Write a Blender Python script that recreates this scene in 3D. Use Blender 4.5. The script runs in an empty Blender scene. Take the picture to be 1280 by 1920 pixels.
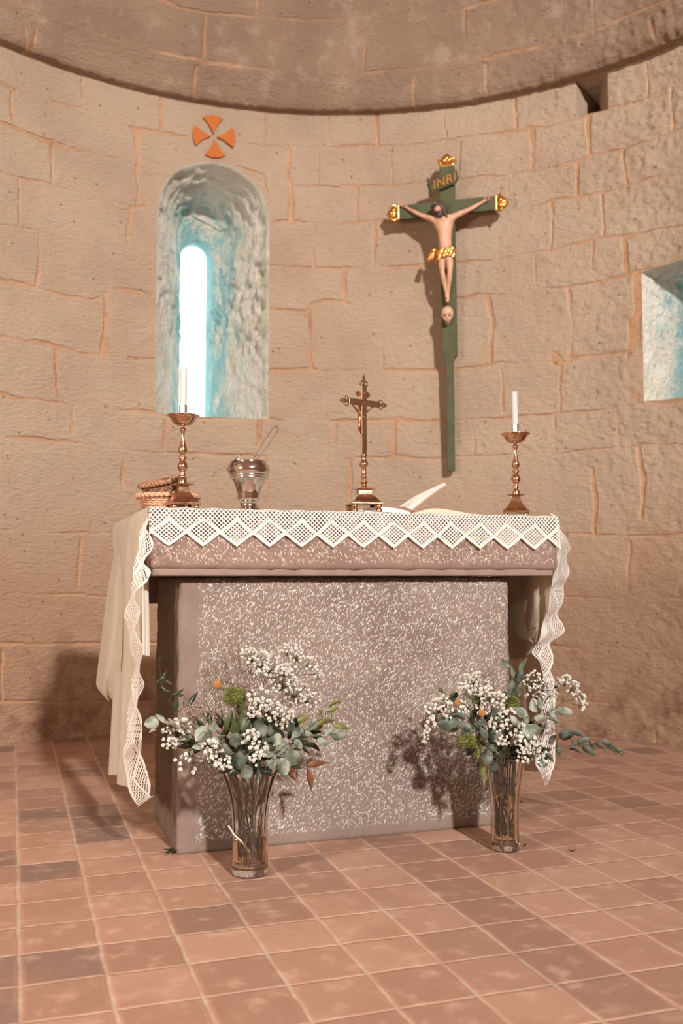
import bpy, bmesh, math, random
import numpy as np
from mathutils import Vector, Matrix
PI = math.pi
sc = bpy.context.scene
COL = sc.collection

# ------------------------------------------------------------ camera, world, lights, exposure
EYE = 0.8245
cam_d = bpy.data.cameras.new('camera'); cam = bpy.data.objects.new('camera', cam_d); COL.objects.link(cam)
cam_d.sensor_fit = 'VERTICAL'; cam_d.sensor_height = 36.0; cam_d.sensor_width = 24.0; cam_d.lens = 33.75
cam.location = (0, 0, EYE); cam.rotation_euler = (PI/2 + 0.0659, 0, -0.3296)
cam_d.clip_start = 0.05
cam_d.dof.use_dof = True; cam_d.dof.focus_distance = 2.78; cam_d.dof.aperture_fstop = 3.2
sc.camera = cam

world = bpy.data.worlds.new('world'); sc.world = world; world.use_nodes = True
bgn = world.node_tree.nodes['Background']
bgn.inputs['Color'].default_value = (1.0, 0.50, 0.27, 1); bgn.inputs['Strength'].default_value = 0.36

def area_light(name, loc, target, size, energy, color, size_y=None):
    d = bpy.data.lights.new(name, 'AREA'); d.energy = energy; d.color = color
    d.shape = 'RECTANGLE' if size_y else 'DISK'; d.size = size
    if size_y: d.size_y = size_y
    o = bpy.data.objects.new(name, d); COL.objects.link(o); o.location = loc
    o.rotation_euler = (Vector(target) - Vector(loc)).to_track_quat('-Z', 'Y').to_euler()
    return o
area_light('nave_window_light', (1.6, -7.5, 5.9), (1.2, 2.9, 0.9), 0.50, 2350, (1.0, 0.97, 0.95))
area_light('side_fill_light', (-1.95, 1.25, 1.75), (1.2, 3.0, 0.8), 0.45, 95, (1.0, 0.88, 0.76))  # unseen lamp added at the left, for the bright linen and second vase shadow

vs = sc.view_settings
vs.view_transform = 'Standard'; vs.look = 'None'; vs.gamma = 1.0; vs.exposure = 0.03
vs.use_curve_mapping = False

# ------------------------------------------------------------ helpers
CX, CY, RW = 0.972, 2.88, 2.341            # centre and radius of the apse
FW = np.array([0.3237, 0.9462]); RT = np.array([0.9462, -0.3237])

def obj(name, verts, faces, mat, parent=None, smooth=False, loc=None, rot=None):
    me = bpy.data.meshes.new(name); me.from_pydata([tuple(v) for v in verts], [], [tuple(f) for f in faces])
    if mat: me.materials.append(mat)
    if smooth: me.polygons.foreach_set('use_smooth', [True]*len(me.polygons))
    me.update()
    o = bpy.data.objects.new(name, me); COL.objects.link(o)
    if parent: o.parent = parent
    if loc is not None: o.location = loc
    if rot is not None: o.rotation_euler = rot
    return o
def tag(o, label=None, cat=None, group=None, kind=None):
    if label: o['label'] = label
    if cat: o['category'] = cat
    if group: o['group'] = group
    if kind: o['kind'] = kind
    return o
def thing(name, label, cat, loc=(0,0,0), rz=0, group=None):
    o = bpy.data.objects.new(name, None); COL.objects.link(o); o.location = loc; o.rotation_euler = (0,0,rz)
    o.empty_display_size = 0.05
    return tag(o, label, cat, group)
class MB:
    def __init__(s): s.v = []; s.f = []
    def add(s, v, f):
        n = len(s.v); s.v += [tuple(p) for p in v]; s.f += [tuple(i+n for i in q) for q in f]
    def box(s, x0,x1,y0,y1,z0,z1, M=None):
        v = [Vector(p) for p in ((x0,y0,z0),(x1,y0,z0),(x1,y1,z0),(x0,y1,z0),(x0,y0,z1),(x1,y0,z1),(x1,y1,z1),(x0,y1,z1))]
        if M: v = [M @ p for p in v]
        s.add(v, [(0,3,2,1),(4,5,6,7),(0,1,5,4),(1,2,6,5),(2,3,7,6),(3,0,4,7)])
    def lathe(s, prof, n=32, M=None, cap=True, rmod=None):
        v = []; f = []
        for r, z in prof:
            for k in range(n):
                a = 2*PI*k/n; rr = r if rmod is None else rmod(r, z, a)
                p = Vector((rr*math.cos(a), rr*math.sin(a), z)); v.append(M @ p if M else p)
        for i in range(len(prof)-1):
            for k in range(n):
                a, b = i*n+k, i*n+(k+1) % n
                f.append((a, b, b+n, a+n))
        if cap:
            f.append(tuple(range(n-1, -1, -1))); m = (len(prof)-1)*n; f.append(tuple(range(m, m+n)))
        s.add(v, f)
    def tube(s, pts, rad, n=8, closed=False):
        P = [Vector(p) for p in pts]; m = len(P)
        R = rad if hasattr(rad, '__len__') else [rad]*m
        T = []
        for i in range(m):
            a = P[(i-1) % m] if closed or i > 0 else P[0]; b = P[(i+1) % m] if closed or i < m-1 else P[-1]
            d = b-a; T.append(d.normalized() if d.length > 1e-9 else Vector((0,0,1)))
        up = Vector((0,0,1)) if abs(T[0].z) < 0.9 else Vector((1,0,0))
        N = (up - T[0]*up.dot(T[0])).normalized(); v = []; f = []
        for i in range(m):
            N = (N - T[i]*N.dot(T[i]))
            N = N.normalized() if N.length > 1e-6 else T[i].orthogonal().normalized()
            B = T[i].cross(N)
            for k in range(n):
                a = 2*PI*k/n; v.append(P[i] + (N*math.cos(a) + B*math.sin(a))*R[i])
        for i in range(m if closed else m-1):
            for k in range(n):
                a, b = i*n+k, i*n+(k+1) % n; c, d = ((i+1) % m)*n+(k+1) % n, ((i+1) % m)*n+k
                f.append((a, b, c, d))
        if not closed:
            f.append(tuple(range(n-1, -1, -1))); f.append(tuple(range((m-1)*n, m*n)))
        s.add(v, f)
    def ball(s, c, r, nu=10, nv=6, sc3=(1,1,1), M=None):
        v = []; f = []
        for j in range(nv+1):
            t = PI*j/nv
            for k in range(nu):
                a = 2*PI*k/nu
                p = Vector((math.sin(t)*math.cos(a)*r*sc3[0], math.sin(t)*math.sin(a)*r*sc3[1], math.cos(t)*r*sc3[2]))
                if M: p = M @ p
                v.append(p + Vector(c))
        for j in range(nv):
            for k in range(nu):
                a, b = j*nu+k, j*nu+(k+1) % nu; f.append((a, a+nu, b+nu, b))
        s.add(v, f)
    def prism(s, poly, y0, y1, M=None):            # polygon in x,z extruded along y
        n = len(poly)
        v = [Vector((x, y0, z)) for x, z in poly] + [Vector((x, y1, z)) for x, z in poly]
        if M: v = [M @ p for p in v]
        f = [tuple(range(n)), tuple(range(2*n-1, n-1, -1))]
        f += [(i, n+i, n+(i+1) % n, (i+1) % n) for i in range(n)]
        s.add(v, f)
    def build(s, name, mat, parent=None, smooth=False, bevel=0, seg=2, sub=0, loc=None, rot=None):
        o = obj(name, s.v, s.f, mat, parent, smooth, loc, rot)
        bm = bmesh.new(); bm.from_mesh(o.data); bmesh.ops.remove_doubles(bm, verts=bm.verts, dist=1e-6)
        bmesh.ops.recalc_face_normals(bm, faces=bm.faces)
        bm.to_mesh(o.data); bm.free()
        if bevel:
            m = o.modifiers.new('bevel', 'BEVEL'); m.width = bevel; m.segments = seg; m.limit_method = 'ANGLE'; m.angle_limit = 0.6
        if sub:
            m = o.modifiers.new('sub', 'SUBSURF'); m.levels = sub; m.render_levels = sub
        return o
_rng = np.random.RandomState(7); _tab = _rng.rand(256, 256)
def vnoise(x, y, seed=0):
    x = np.asarray(x, float) + seed*17.37; y = np.asarray(y, float) + seed*9.13
    xi = np.floor(x).astype(int); yi = np.floor(y).astype(int); fx = x-xi; fy = y-yi
    fx = fx*fx*(3-2*fx); fy = fy*fy*(3-2*fy)
    g = lambda a, b: _tab[a % 256, b % 256]
    return (g(xi, yi)*(1-fx)+g(xi+1, yi)*fx)*(1-fy) + (g(xi, yi+1)*(1-fx)+g(xi+1, yi+1)*fx)*fy - 0.5
def fbm(x, y, seed=0, o=4):
    r = 0; a = 1
    for k in range(o): r = r + a*vnoise(x*2**k, y*2**k, seed+k); a *= .5
    return r
def ray(u, v):                                    # direction through a point of the photograph
    X = (u-640)/1800; U = -(v-960)/1800; cp, sp = math.cos(.0659), math.sin(.0659)
    y = cp-U*sp; z = sp+U*cp; c, s = math.cos(-.3296), math.sin(-.3296)
    return Vector((X*c-y*s, X*s+y*c, z))
def atY(u, v, Y): d = ray(u, v); return Vector((0,0,EYE)) + d*(Y/d.y)
def atX(u, v, X): d = ray(u, v); return Vector((0,0,EYE)) + d*(X/d.x)
def atZ(u, v, Z=0): d = ray(u, v); return Vector((0,0,EYE)) + d*((Z-EYE)/d.z)

# ------------------------------------------------------------ materials
class NT:
    def __init__(s, name):
        s.m = bpy.data.materials.new(name); s.m.use_nodes = True; s.t = s.m.node_tree; s.N = s.t.nodes; s.L = s.t.links
        s.N.clear(); s.out = s.N.new('ShaderNodeOutputMaterial')
    def n(s, typ, ins=None, **kw):
        x = s.N.new('ShaderNode'+typ)
        for k, v in kw.items(): setattr(x, k, v)
        for k, v in (ins or {}).items(): s.set(x.inputs[k], v)
        return x
    def set(s, sock, v):
        if isinstance(v, bpy.types.NodeSocket): s.L.new(v, sock)
        elif isinstance(v, bpy.types.Node): s.L.new(v.outputs[0], sock)
        else:
            if isinstance(v, (tuple, list)) and len(v) == 3 and sock.type == 'RGBA': v = (*v, 1)
            sock.default_value = v
    def math(s, op, a, b=0.0, c=None, clamp=False):
        x = s.N.new('ShaderNodeMath'); x.operation = op; x.use_clamp = clamp; s.set(x.inputs[0], a); s.set(x.inputs[1], b)
        if c is not None: s.set(x.inputs[2], c)
        return x.outputs[0]
    def mix(s, f, a, b):
        x = s.N.new('ShaderNodeMix'); x.data_type = 'RGBA'; s.set(x.inputs[0], f); s.set(x.inputs[6], a); s.set(x.inputs[7], b); return x.outputs[2]
    def ramp(s, v, lo, hi, a=0.0, b=1.0):
        x = s.N.new('ShaderNodeMapRange'); x.interpolation_type = 'SMOOTHSTEP'
        for i, q in enumerate((v, lo, hi, a, b)): s.set(x.inputs[i], q)
        return x.outputs[0]
    def noise(s, scale, detail=4, vec=None, rough=.55, dist=0, out=0):
        x = s.n('TexNoise', {'Scale': scale, 'Detail': detail, 'Roughness': rough, 'Distortion': dist})
        if vec is not None: s.set(x.inputs['Vector'], vec)
        return x.outputs[out]
    def obj(s): return s.n('TexCoord').outputs['Object']
    def pos(s): return s.n('NewGeometry').outputs['Position']
    def mapv(s, v, loc=(0,0,0), rot=(0,0,0), scale=(1,1,1)):
        return s.n('Mapping', {'Vector': v, 'Location': loc, 'Rotation': rot, 'Scale': scale}).outputs[0]
    def bump(s, h, dist, strength=1.0, normal=None):
        x = s.n('Bump', {'Height': h, 'Distance': dist, 'Strength': strength})
        if normal is not None: s.set(x.inputs['Normal'], normal)
        return x.outputs[0]
    def bsdf(s, color, rough=.8, normal=None, **kw):
        x = s.n('BsdfPrincipled', {'Base Color': color, 'Roughness': rough})
        if normal is not None: s.set(x.inputs['Normal'], normal)
        for k, v in kw.items(): s.set(x.inputs[k.replace('_', ' ')], v)
        return x.outputs[0]
    def done(s, sh): s.L.new(sh, s.out.inputs['Surface']); return s.m

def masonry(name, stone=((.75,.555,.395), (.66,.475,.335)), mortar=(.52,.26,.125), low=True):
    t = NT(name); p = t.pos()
    att = t.n('Attribute', attribute_name='mortar').outputs['Fac']
    big = t.noise(2.2, 5, p); med = t.noise(9, 5, p); fine = t.noise(110, 6, p, .7)
    base = t.mix(t.ramp(big, .35, .65), stone[0], stone[1])
    base = t.mix(t.math('MULTIPLY', t.ramp(med, .5, .75), .45), base, (.74,.56,.43))
    base = t.mix(t.math('MULTIPLY', t.ramp(fine, .52, .8), .35), base, (.42,.27,.18))
    # redder stone low down, with the warm shade there painted in
    z = t.n('SeparateXYZ', {0: p}).outputs[2]
    if low:
        zz = t.math('ADD', z, t.math('MULTIPLY', t.math('SUBTRACT', big, .5), 1.3))
        base = t.mix(t.ramp(zz, 1.45, .55, 0, .85), base, (.56,.335,.205))
        base = t.mix(t.math('MULTIPLY', t.ramp(zz, .6, .1), t.ramp(med, .4, .7)), base, (.36,.175,.11))
    m = t.ramp(t.math('ADD', att, t.math('MULTIPLY', t.math('SUBTRACT', fine, .5), .7)), .22, .75)
    mort = t.mix(t.ramp(med, .35, .7), mortar, (.60,.345,.195))
    base = t.mix(t.math('MULTIPLY', m, .78), base, mort)
    crk = t.math('MULTIPLY', t.ramp(att, .86, .99), t.ramp(t.noise(6, 5, p, .7), .52, .60))
    base = t.mix(t.math('MULTIPLY', crk, .65), base, (.24,.11,.06))
    # occasional dark pits along the joints
    pit = t.n('TexVoronoi', {'Vector': p, 'Scale': 11.0}).outputs['Distance']
    base = t.mix(t.math('MULTIPLY', t.ramp(pit, .10, .05), .6), base, (.16,.08,.05))
    # tooling: short slanted pick marks
    v = t.mapv(p, rot=(0, .7, .3), scale=(34, 34, 90))
    pick = t.n('TexVoronoi', {'Vector': v, 'Scale': 1.0, 'Randomness': 1.0}, feature='SMOOTH_F1').outputs['Distance']
    h = t.math('ADD', t.math('MULTIPLY', pick, .7), t.math('MULTIPLY', t.noise(38, 8, p, .8), 1.7))
    h = t.math('ADD', h, t.math('MULTIPLY', fine, .9))
    h = t.math('MULTIPLY', h, t.math('SUBTRACT', 1.0, t.math('MULTIPLY', m, .45)))
    nb = t.bump(h, .019, 1.0)
    return t.done(t.bsdf(base, .92, nb, Specular_IOR_Level=.15))
M_wall = masonry('apse_masonry')
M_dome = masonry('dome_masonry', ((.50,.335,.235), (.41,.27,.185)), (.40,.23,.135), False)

def plaster():
    t = NT('window_splay_plaster'); p = t.pos()
    big = t.noise(5, 4, p); fine = t.noise(38, 6, t.mapv(p, scale=(1,1,.45)), .7)
    c = t.mix(t.ramp(big, .4, .62), (.88,.84,.73), (.80,.73,.60))
    c = t.mix(t.math('MULTIPLY', t.ramp(fine, .55, .7), .5), c, (.56,.38,.25))
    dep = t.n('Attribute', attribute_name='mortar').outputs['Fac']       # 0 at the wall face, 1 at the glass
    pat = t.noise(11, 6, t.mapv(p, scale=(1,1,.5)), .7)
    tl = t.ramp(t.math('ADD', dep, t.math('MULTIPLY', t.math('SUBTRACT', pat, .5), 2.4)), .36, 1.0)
    c = t.mix(t.math('MULTIPLY', tl, .85), c, (.22,.52,.54))  # teal patches; also puts the daylight's tint into the plaster near the glass
    nb = t.bump(t.math('ADD', fine, t.math('MULTIPLY', t.noise(17, 5, p, .7), 1.4)), .045, 1.0)
    return t.done(t.bsdf(c, .9, nb, Specular_IOR_Level=.2))
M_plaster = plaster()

def floor_mat():
    t = NT('terracotta_tiles'); p = t.pos()
    tone = t.n('Attribute', attribute_name='tone').outputs['Fac']
    wob = t.noise(9, 3, p, out=1)
    wv = t.n('VectorMath', {0: wob, 1: (.5,.5,.5)}, operation='SUBTRACT').outputs[0]
    wv = t.n('VectorMath', {0: wv, 'Scale': .012}, operation='SCALE').outputs[0]
    q = t.n('VectorMath', {0: p, 1: wv}, operation='ADD').outputs[0]
    q = t.mapv(q, loc=(-.0321/.17, -1.92/.17, 0), scale=(1/.17, 1/.17, 1))
    s3 = t.n('SeparateXYZ', {0: q})
    def edge(s): return t.math('SUBTRACT', .5, t.math('ABSOLUTE', t.math('SUBTRACT', t.math('FRACT', s), .5)))
    ed = t.math('MINIMUM', edge(s3.outputs[0]), t.math('MULTIPLY', edge(s3.outputs[1]), 1.35))
    fine = t.noise(130, 5, p, .7); med = t.noise(14, 5, p, .6); big = t.noise(3, 4, p)
    g = t.ramp(t.math('ADD', ed, t.math('MULTIPLY', t.math('SUBTRACT', fine, .5), .022)), .030, .017)
    c = t.mix(t.ramp(tone, 0, 1), (.335,.19,.128), (.25,.135,.09))
    c = t.mix(t.ramp(tone, 1.0, 2.0), c, (.155,.095,.075))
    c = t.mix(t.math('MULTIPLY', t.ramp(med, .5, .72), .5), c, (.46,.29,.21))
    c = t.mix(t.math('MULTIPLY', t.ramp(big, .48, .68), .55), c, (.24,.125,.08))
    c = t.mix(t.math('MULTIPLY', t.ramp(t.noise(7, 5, t.mapv(p, loc=(3,1,0)), .7), .6, .72), .5), c, (.25,.12,.08))
    rim = t.ramp(ed, .10, .03)
    c = t.mix(t.math('MULTIPLY', rim, t.ramp(big, .3, .7, .05, .4)), c, (.44,.22,.14))
    c = t.mix(t.math('MULTIPLY', g, t.ramp(med, .3, .65, .2, .75)), c, (.40,.31,.235))
    h = t.math('ADD', t.math('MULTIPLY', t.ramp(ed, .0, .06), 1.0), t.math('MULTIPLY', fine, .12))
    h = t.math('ADD', h, t.math('MULTIPLY', med, .5))
    nb = t.bump(h, .0026, .8)
    r = t.math('ADD', .52, t.math('MULTIPLY', med, .3))
    return t.done(t.bsdf(c, r, nb, Specular_IOR_Level=.35))
M_floor = floor_mat()

def picked_stone(name, c0, c1, mark, dens=1.0, ang=.55, margins=None):
    """sandstone dressed with short pick strokes; margins = (x0,x1,z0,z1) smooth border limits"""
    t = NT(name); p = t.pos()
    big = t.noise(4, 5, p); fine = t.noise(160, 5, p, .7); med = t.noise(22, 4, p)
    c = t.mix(t.ramp(big, .35, .65), c0, c1)
    c = t.mix(t.math('MULTIPLY', t.ramp(med, .5, .75), .3), c, tuple(min(1, k*1.25) for k in c0))
    c = t.mix(t.math('MULTIPLY', t.ramp(fine, .5, .8), .35), c, tuple(k*.6 for k in c1))
    sep = t.n('SeparateXYZ', {0: p}); h = None; mk = None
    keep = None
    if margins:
        x0, x1, z0, z1 = margins
        wig = t.math('MULTIPLY', t.math('SUBTRACT', med, .5), .03)
        xx = t.math('ADD', sep.outputs[0], wig); zz = t.math('ADD', sep.outputs[2], wig)
        keep = t.math('MULTIPLY', t.math('MULTIPLY', t.ramp(xx, x0-.004, x0+.006), t.ramp(xx, x1+.004, x1-.006)),
                      t.math('MULTIPLY', t.ramp(zz, z0-.004, z0+.006), t.ramp(zz, z1+.004, z1-.006)))
    for k, (a, s) in enumerate(((ang, 1.0), (ang+.28, 1.13), (ang-.2, .9))):
        v = t.mapv(t.mapv(p, rot=(0, a, 0)), loc=(k*3.1, k*1.7, k*2.3), scale=(215*s*dens, 215*s*dens, 62*s*dens))
        vo = t.n('TexVoronoi', {'Vector': v, 'Scale': 1.0, 'Randomness': .95})
        sel = t.math('GREATER_THAN', t.n('SeparateColor', {0: vo.outputs['Color']}).outputs[0], .30)
        q = t.math('MULTIPLY', t.ramp(vo.outputs['Distance'], .38, .22), sel)
        mk = q if mk is None else t.math('MAXIMUM', mk, q)
    if keep is not None: mk = t.math('MULTIPLY', mk, keep)
    mk2 = t.math('MULTIPLY', mk, t.ramp(t.noise(60, 2, p), .3, .55, .45, .95))
    c = t.mix(mk2, c, mark)
    h = t.math('SUBTRACT', t.math('MULTIPLY', fine, .35), t.math('MULTIPLY', mk, .8))
    h = t.math('ADD', h, t.math('MULTIPLY', med, .6))
    return t.done(t.bsdf(c, .88, t.bump(h, .003, .8), Specular_IOR_Level=.2))
M_base = picked_stone('picked_stone_block', (.185,.133,.106), (.145,.10,.079), (.50,.465,.42), 1.0, -.55, (.535, 1.60, .035, .815))
M_side = picked_stone('picked_stone_side', (.20,.145,.115), (.155,.11,.088), (.33,.25,.20), 1.3, .3)  # same block stone for the sides, pick marks darkened for their shade
M_slab = picked_stone('picked_stone_slab', (.21,.135,.108), (.17,.105,.083), (.48,.40,.34), .9, .5, (.33, 1.80, .862, 1.03))

def linen():
    t = NT('linen_cloth'); uv = t.n('TexCoord').outputs['UV']
    s = t.n('SeparateXYZ', {0: uv})
    w = t.math('ADD', t.math('SINE', t.math('MULTIPLY', s.outputs[0], 2600)), t.math('SINE', t.math('MULTIPLY', s.outputs[1], 2600)))
    slub = t.noise(1.0, 3, t.mapv(uv, scale=(260, 6, 1)))
    c = t.mix(t.ramp(slub, .4, .65), (.70,.64,.55), (.60,.54,.445))
    nb = t.bump(t.math('ADD', t.math('MULTIPLY', w, .1), slub), .0012, .6)
    d = t.n('BsdfDiffuse', {'Color': c, 'Normal': nb}).outputs[0]
    tr = t.n('BsdfTranslucent', {'Color': (.80,.66,.52), 'Normal': nb}).outputs[0]
    return t.done(t.n('MixShader', {0: .28, 1: d, 2: tr}).outputs[0])
M_linen = linen()

def lace():
    """U counts diamonds along the strip, V is metres above the lowest points"""
    t = NT('crochet_lace'); uv = t.n('TexCoord').outputs['UV']
    s = t.n('SeparateXYZ', {0: uv}); U, V = s.outputs[0], s.outputs[1]
    tri = t.math('MULTIPLY', t.math('ABSOLUTE', t.math('SUBTRACT', t.math('FRACT', U), .5)), 2.0)   # 1 at the points, 0 between
    up = t.math('ADD', .047, t.math('MULTIPLY', tri, .039)); lo = t.math('SUBTRACT', .047, t.math('MULTIPLY', tri, .040))
    b1 = t.math('LESS_THAN', t.math('ABSOLUTE', t.math('SUBTRACT', V, up)), .0052)
    b2 = t.math('LESS_THAN', t.math('ABSOLUTE', t.math('SUBTRACT', V, lo)), .0062)
    top = t.math('GREATER_THAN', V, .1115)
    solid = t.math('MAXIMUM', t.math('MAXIMUM', b1, b2), top)
    x = t.math('MULTIPLY', U, .1017/.0068); y = t.math('MULTIPLY', V, 1/.0062)
    a = t.math('ADD', t.math('MULTIPLY', x, .5), t.math('MULTIPLY', y, .5)); b = t.math('SUBTRACT', t.math('MULTIPLY', y, .5), t.math('MULTIPLY', x, .5))
    def fr(q): return t.math('SUBTRACT', t.math('FRACT', q), .5)
    fa, fb = fr(a), fr(b)
    dd = t.math('SQRT', t.math('ADD', t.math('MULTIPLY', fa, fa), t.math('MULTIPLY', fb, fb)))
    n1 = t.noise(1.0, 2, t.mapv(uv, scale=(14, 150, 1)))
    rad = t.math('ADD', .25, t.math('MULTIPLY', n1, .22))
    hole = t.math('LESS_THAN', dd, rad)
    hole = t.math('MULTIPLY', hole, t.math('SUBTRACT', 1.0, solid))
    cut = t.math('LESS_THAN', V, t.math('SUBTRACT', lo, t.math('ADD', .0050, t.math('MULTIPLY', n1, .003))))
    hole = t.math('MAXIMUM', hole, cut)
    th = t.math('ADD', t.math('MULTIPLY', dd, 1.2), t.math('MULTIPLY', t.noise(1.0, 3, t.mapv(uv, scale=(70, 700, 1))), .8))
    th = t.math('ADD', th, t.math('MULTIPLY', solid, .4))
    nb = t.bump(th, .0016, .9)
    d = t.n('BsdfDiffuse', {'Color': (.62,.585,.53, 1), 'Normal': nb}).outputs[0]
    tr = t.n('BsdfTranslucent', {'Color': (.78,.68,.56, 1), 'Normal': nb}).outputs[0]
    sh = t.n('MixShader', {0: .15, 1: d, 2: tr}).outputs[0]
    return t.done(t.n('MixShader', {0: hole, 1: sh, 2: t.n('BsdfTransparent').outputs[0]}).outputs[0])
M_lace = lace()

def metal(name, c, c2=None, rough=.18, scale=30, spec=1.0):
    t = NT(name); o = t.obj(); n1 = t.noise(scale, 5, o, .65)
    col = t.mix(t.ramp(n1, .45, .7), c, c2 or tuple(k*.6 for k in c))
    r = t.math('ADD', rough, t.math('MULTIPLY', t.ramp(n1, .4, .7), .16))
    return t.done(t.bsdf(col, r, t.bump(n1, .0006, .5), Metallic=1.0))
def plain(name, c, rough=.6, c2=None, scale=40, bump=.0, **kw):
    t = NT(name); o = t.obj(); n1 = t.noise(scale, 4, o, .6)
    col = t.mix(t.ramp(n1, .4, .7), c, c2 or tuple(k*.8 for k in c))
    return t.done(t.bsdf(col, rough, t.bump(n1, bump, .7) if bump else None, **kw))
M_brass = metal('aged_brass', (.64,.41,.27), (.34,.19,.115), .16)
M_dkbrass = metal('dark_brass', (.42,.24,.14), (.20,.11,.065), .30)
M_silver = metal('silver', (.66,.60,.55), (.36,.29,.245), .09, 22)
M_steel = metal('zinc_tube', (.55,.58,.60), (.35,.37,.38), .3)
M_wax = plain('candle_wax', (.42,.41,.395), .6, (.39,.38,.365), Specular_IOR_Level=.2)
M_wick = plain('wick', (.06,.05,.04))
M_green = plain('green_painted_wood', (.078,.080,.042), .75, (.062,.064,.034), 25, .001, Specular_IOR_Level=.2)
M_gold = metal('gilding', (.72,.40,.13), (.38,.18,.05), .30, 60)
M_skin = plain('painted_flesh', (.50,.28,.175), .55, (.38,.20,.125), 30)
M_hair = plain('dark_painted_hair', (.07,.04,.028), .6, bump=.002)
M_bone = plain('painted_bone', (.50,.31,.20), .5, (.34,.20,.13), 40)
M_ochre = plain('ochre_paint', (.36,.095,.010), .85, (.30,.075,.008), 60)
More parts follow.
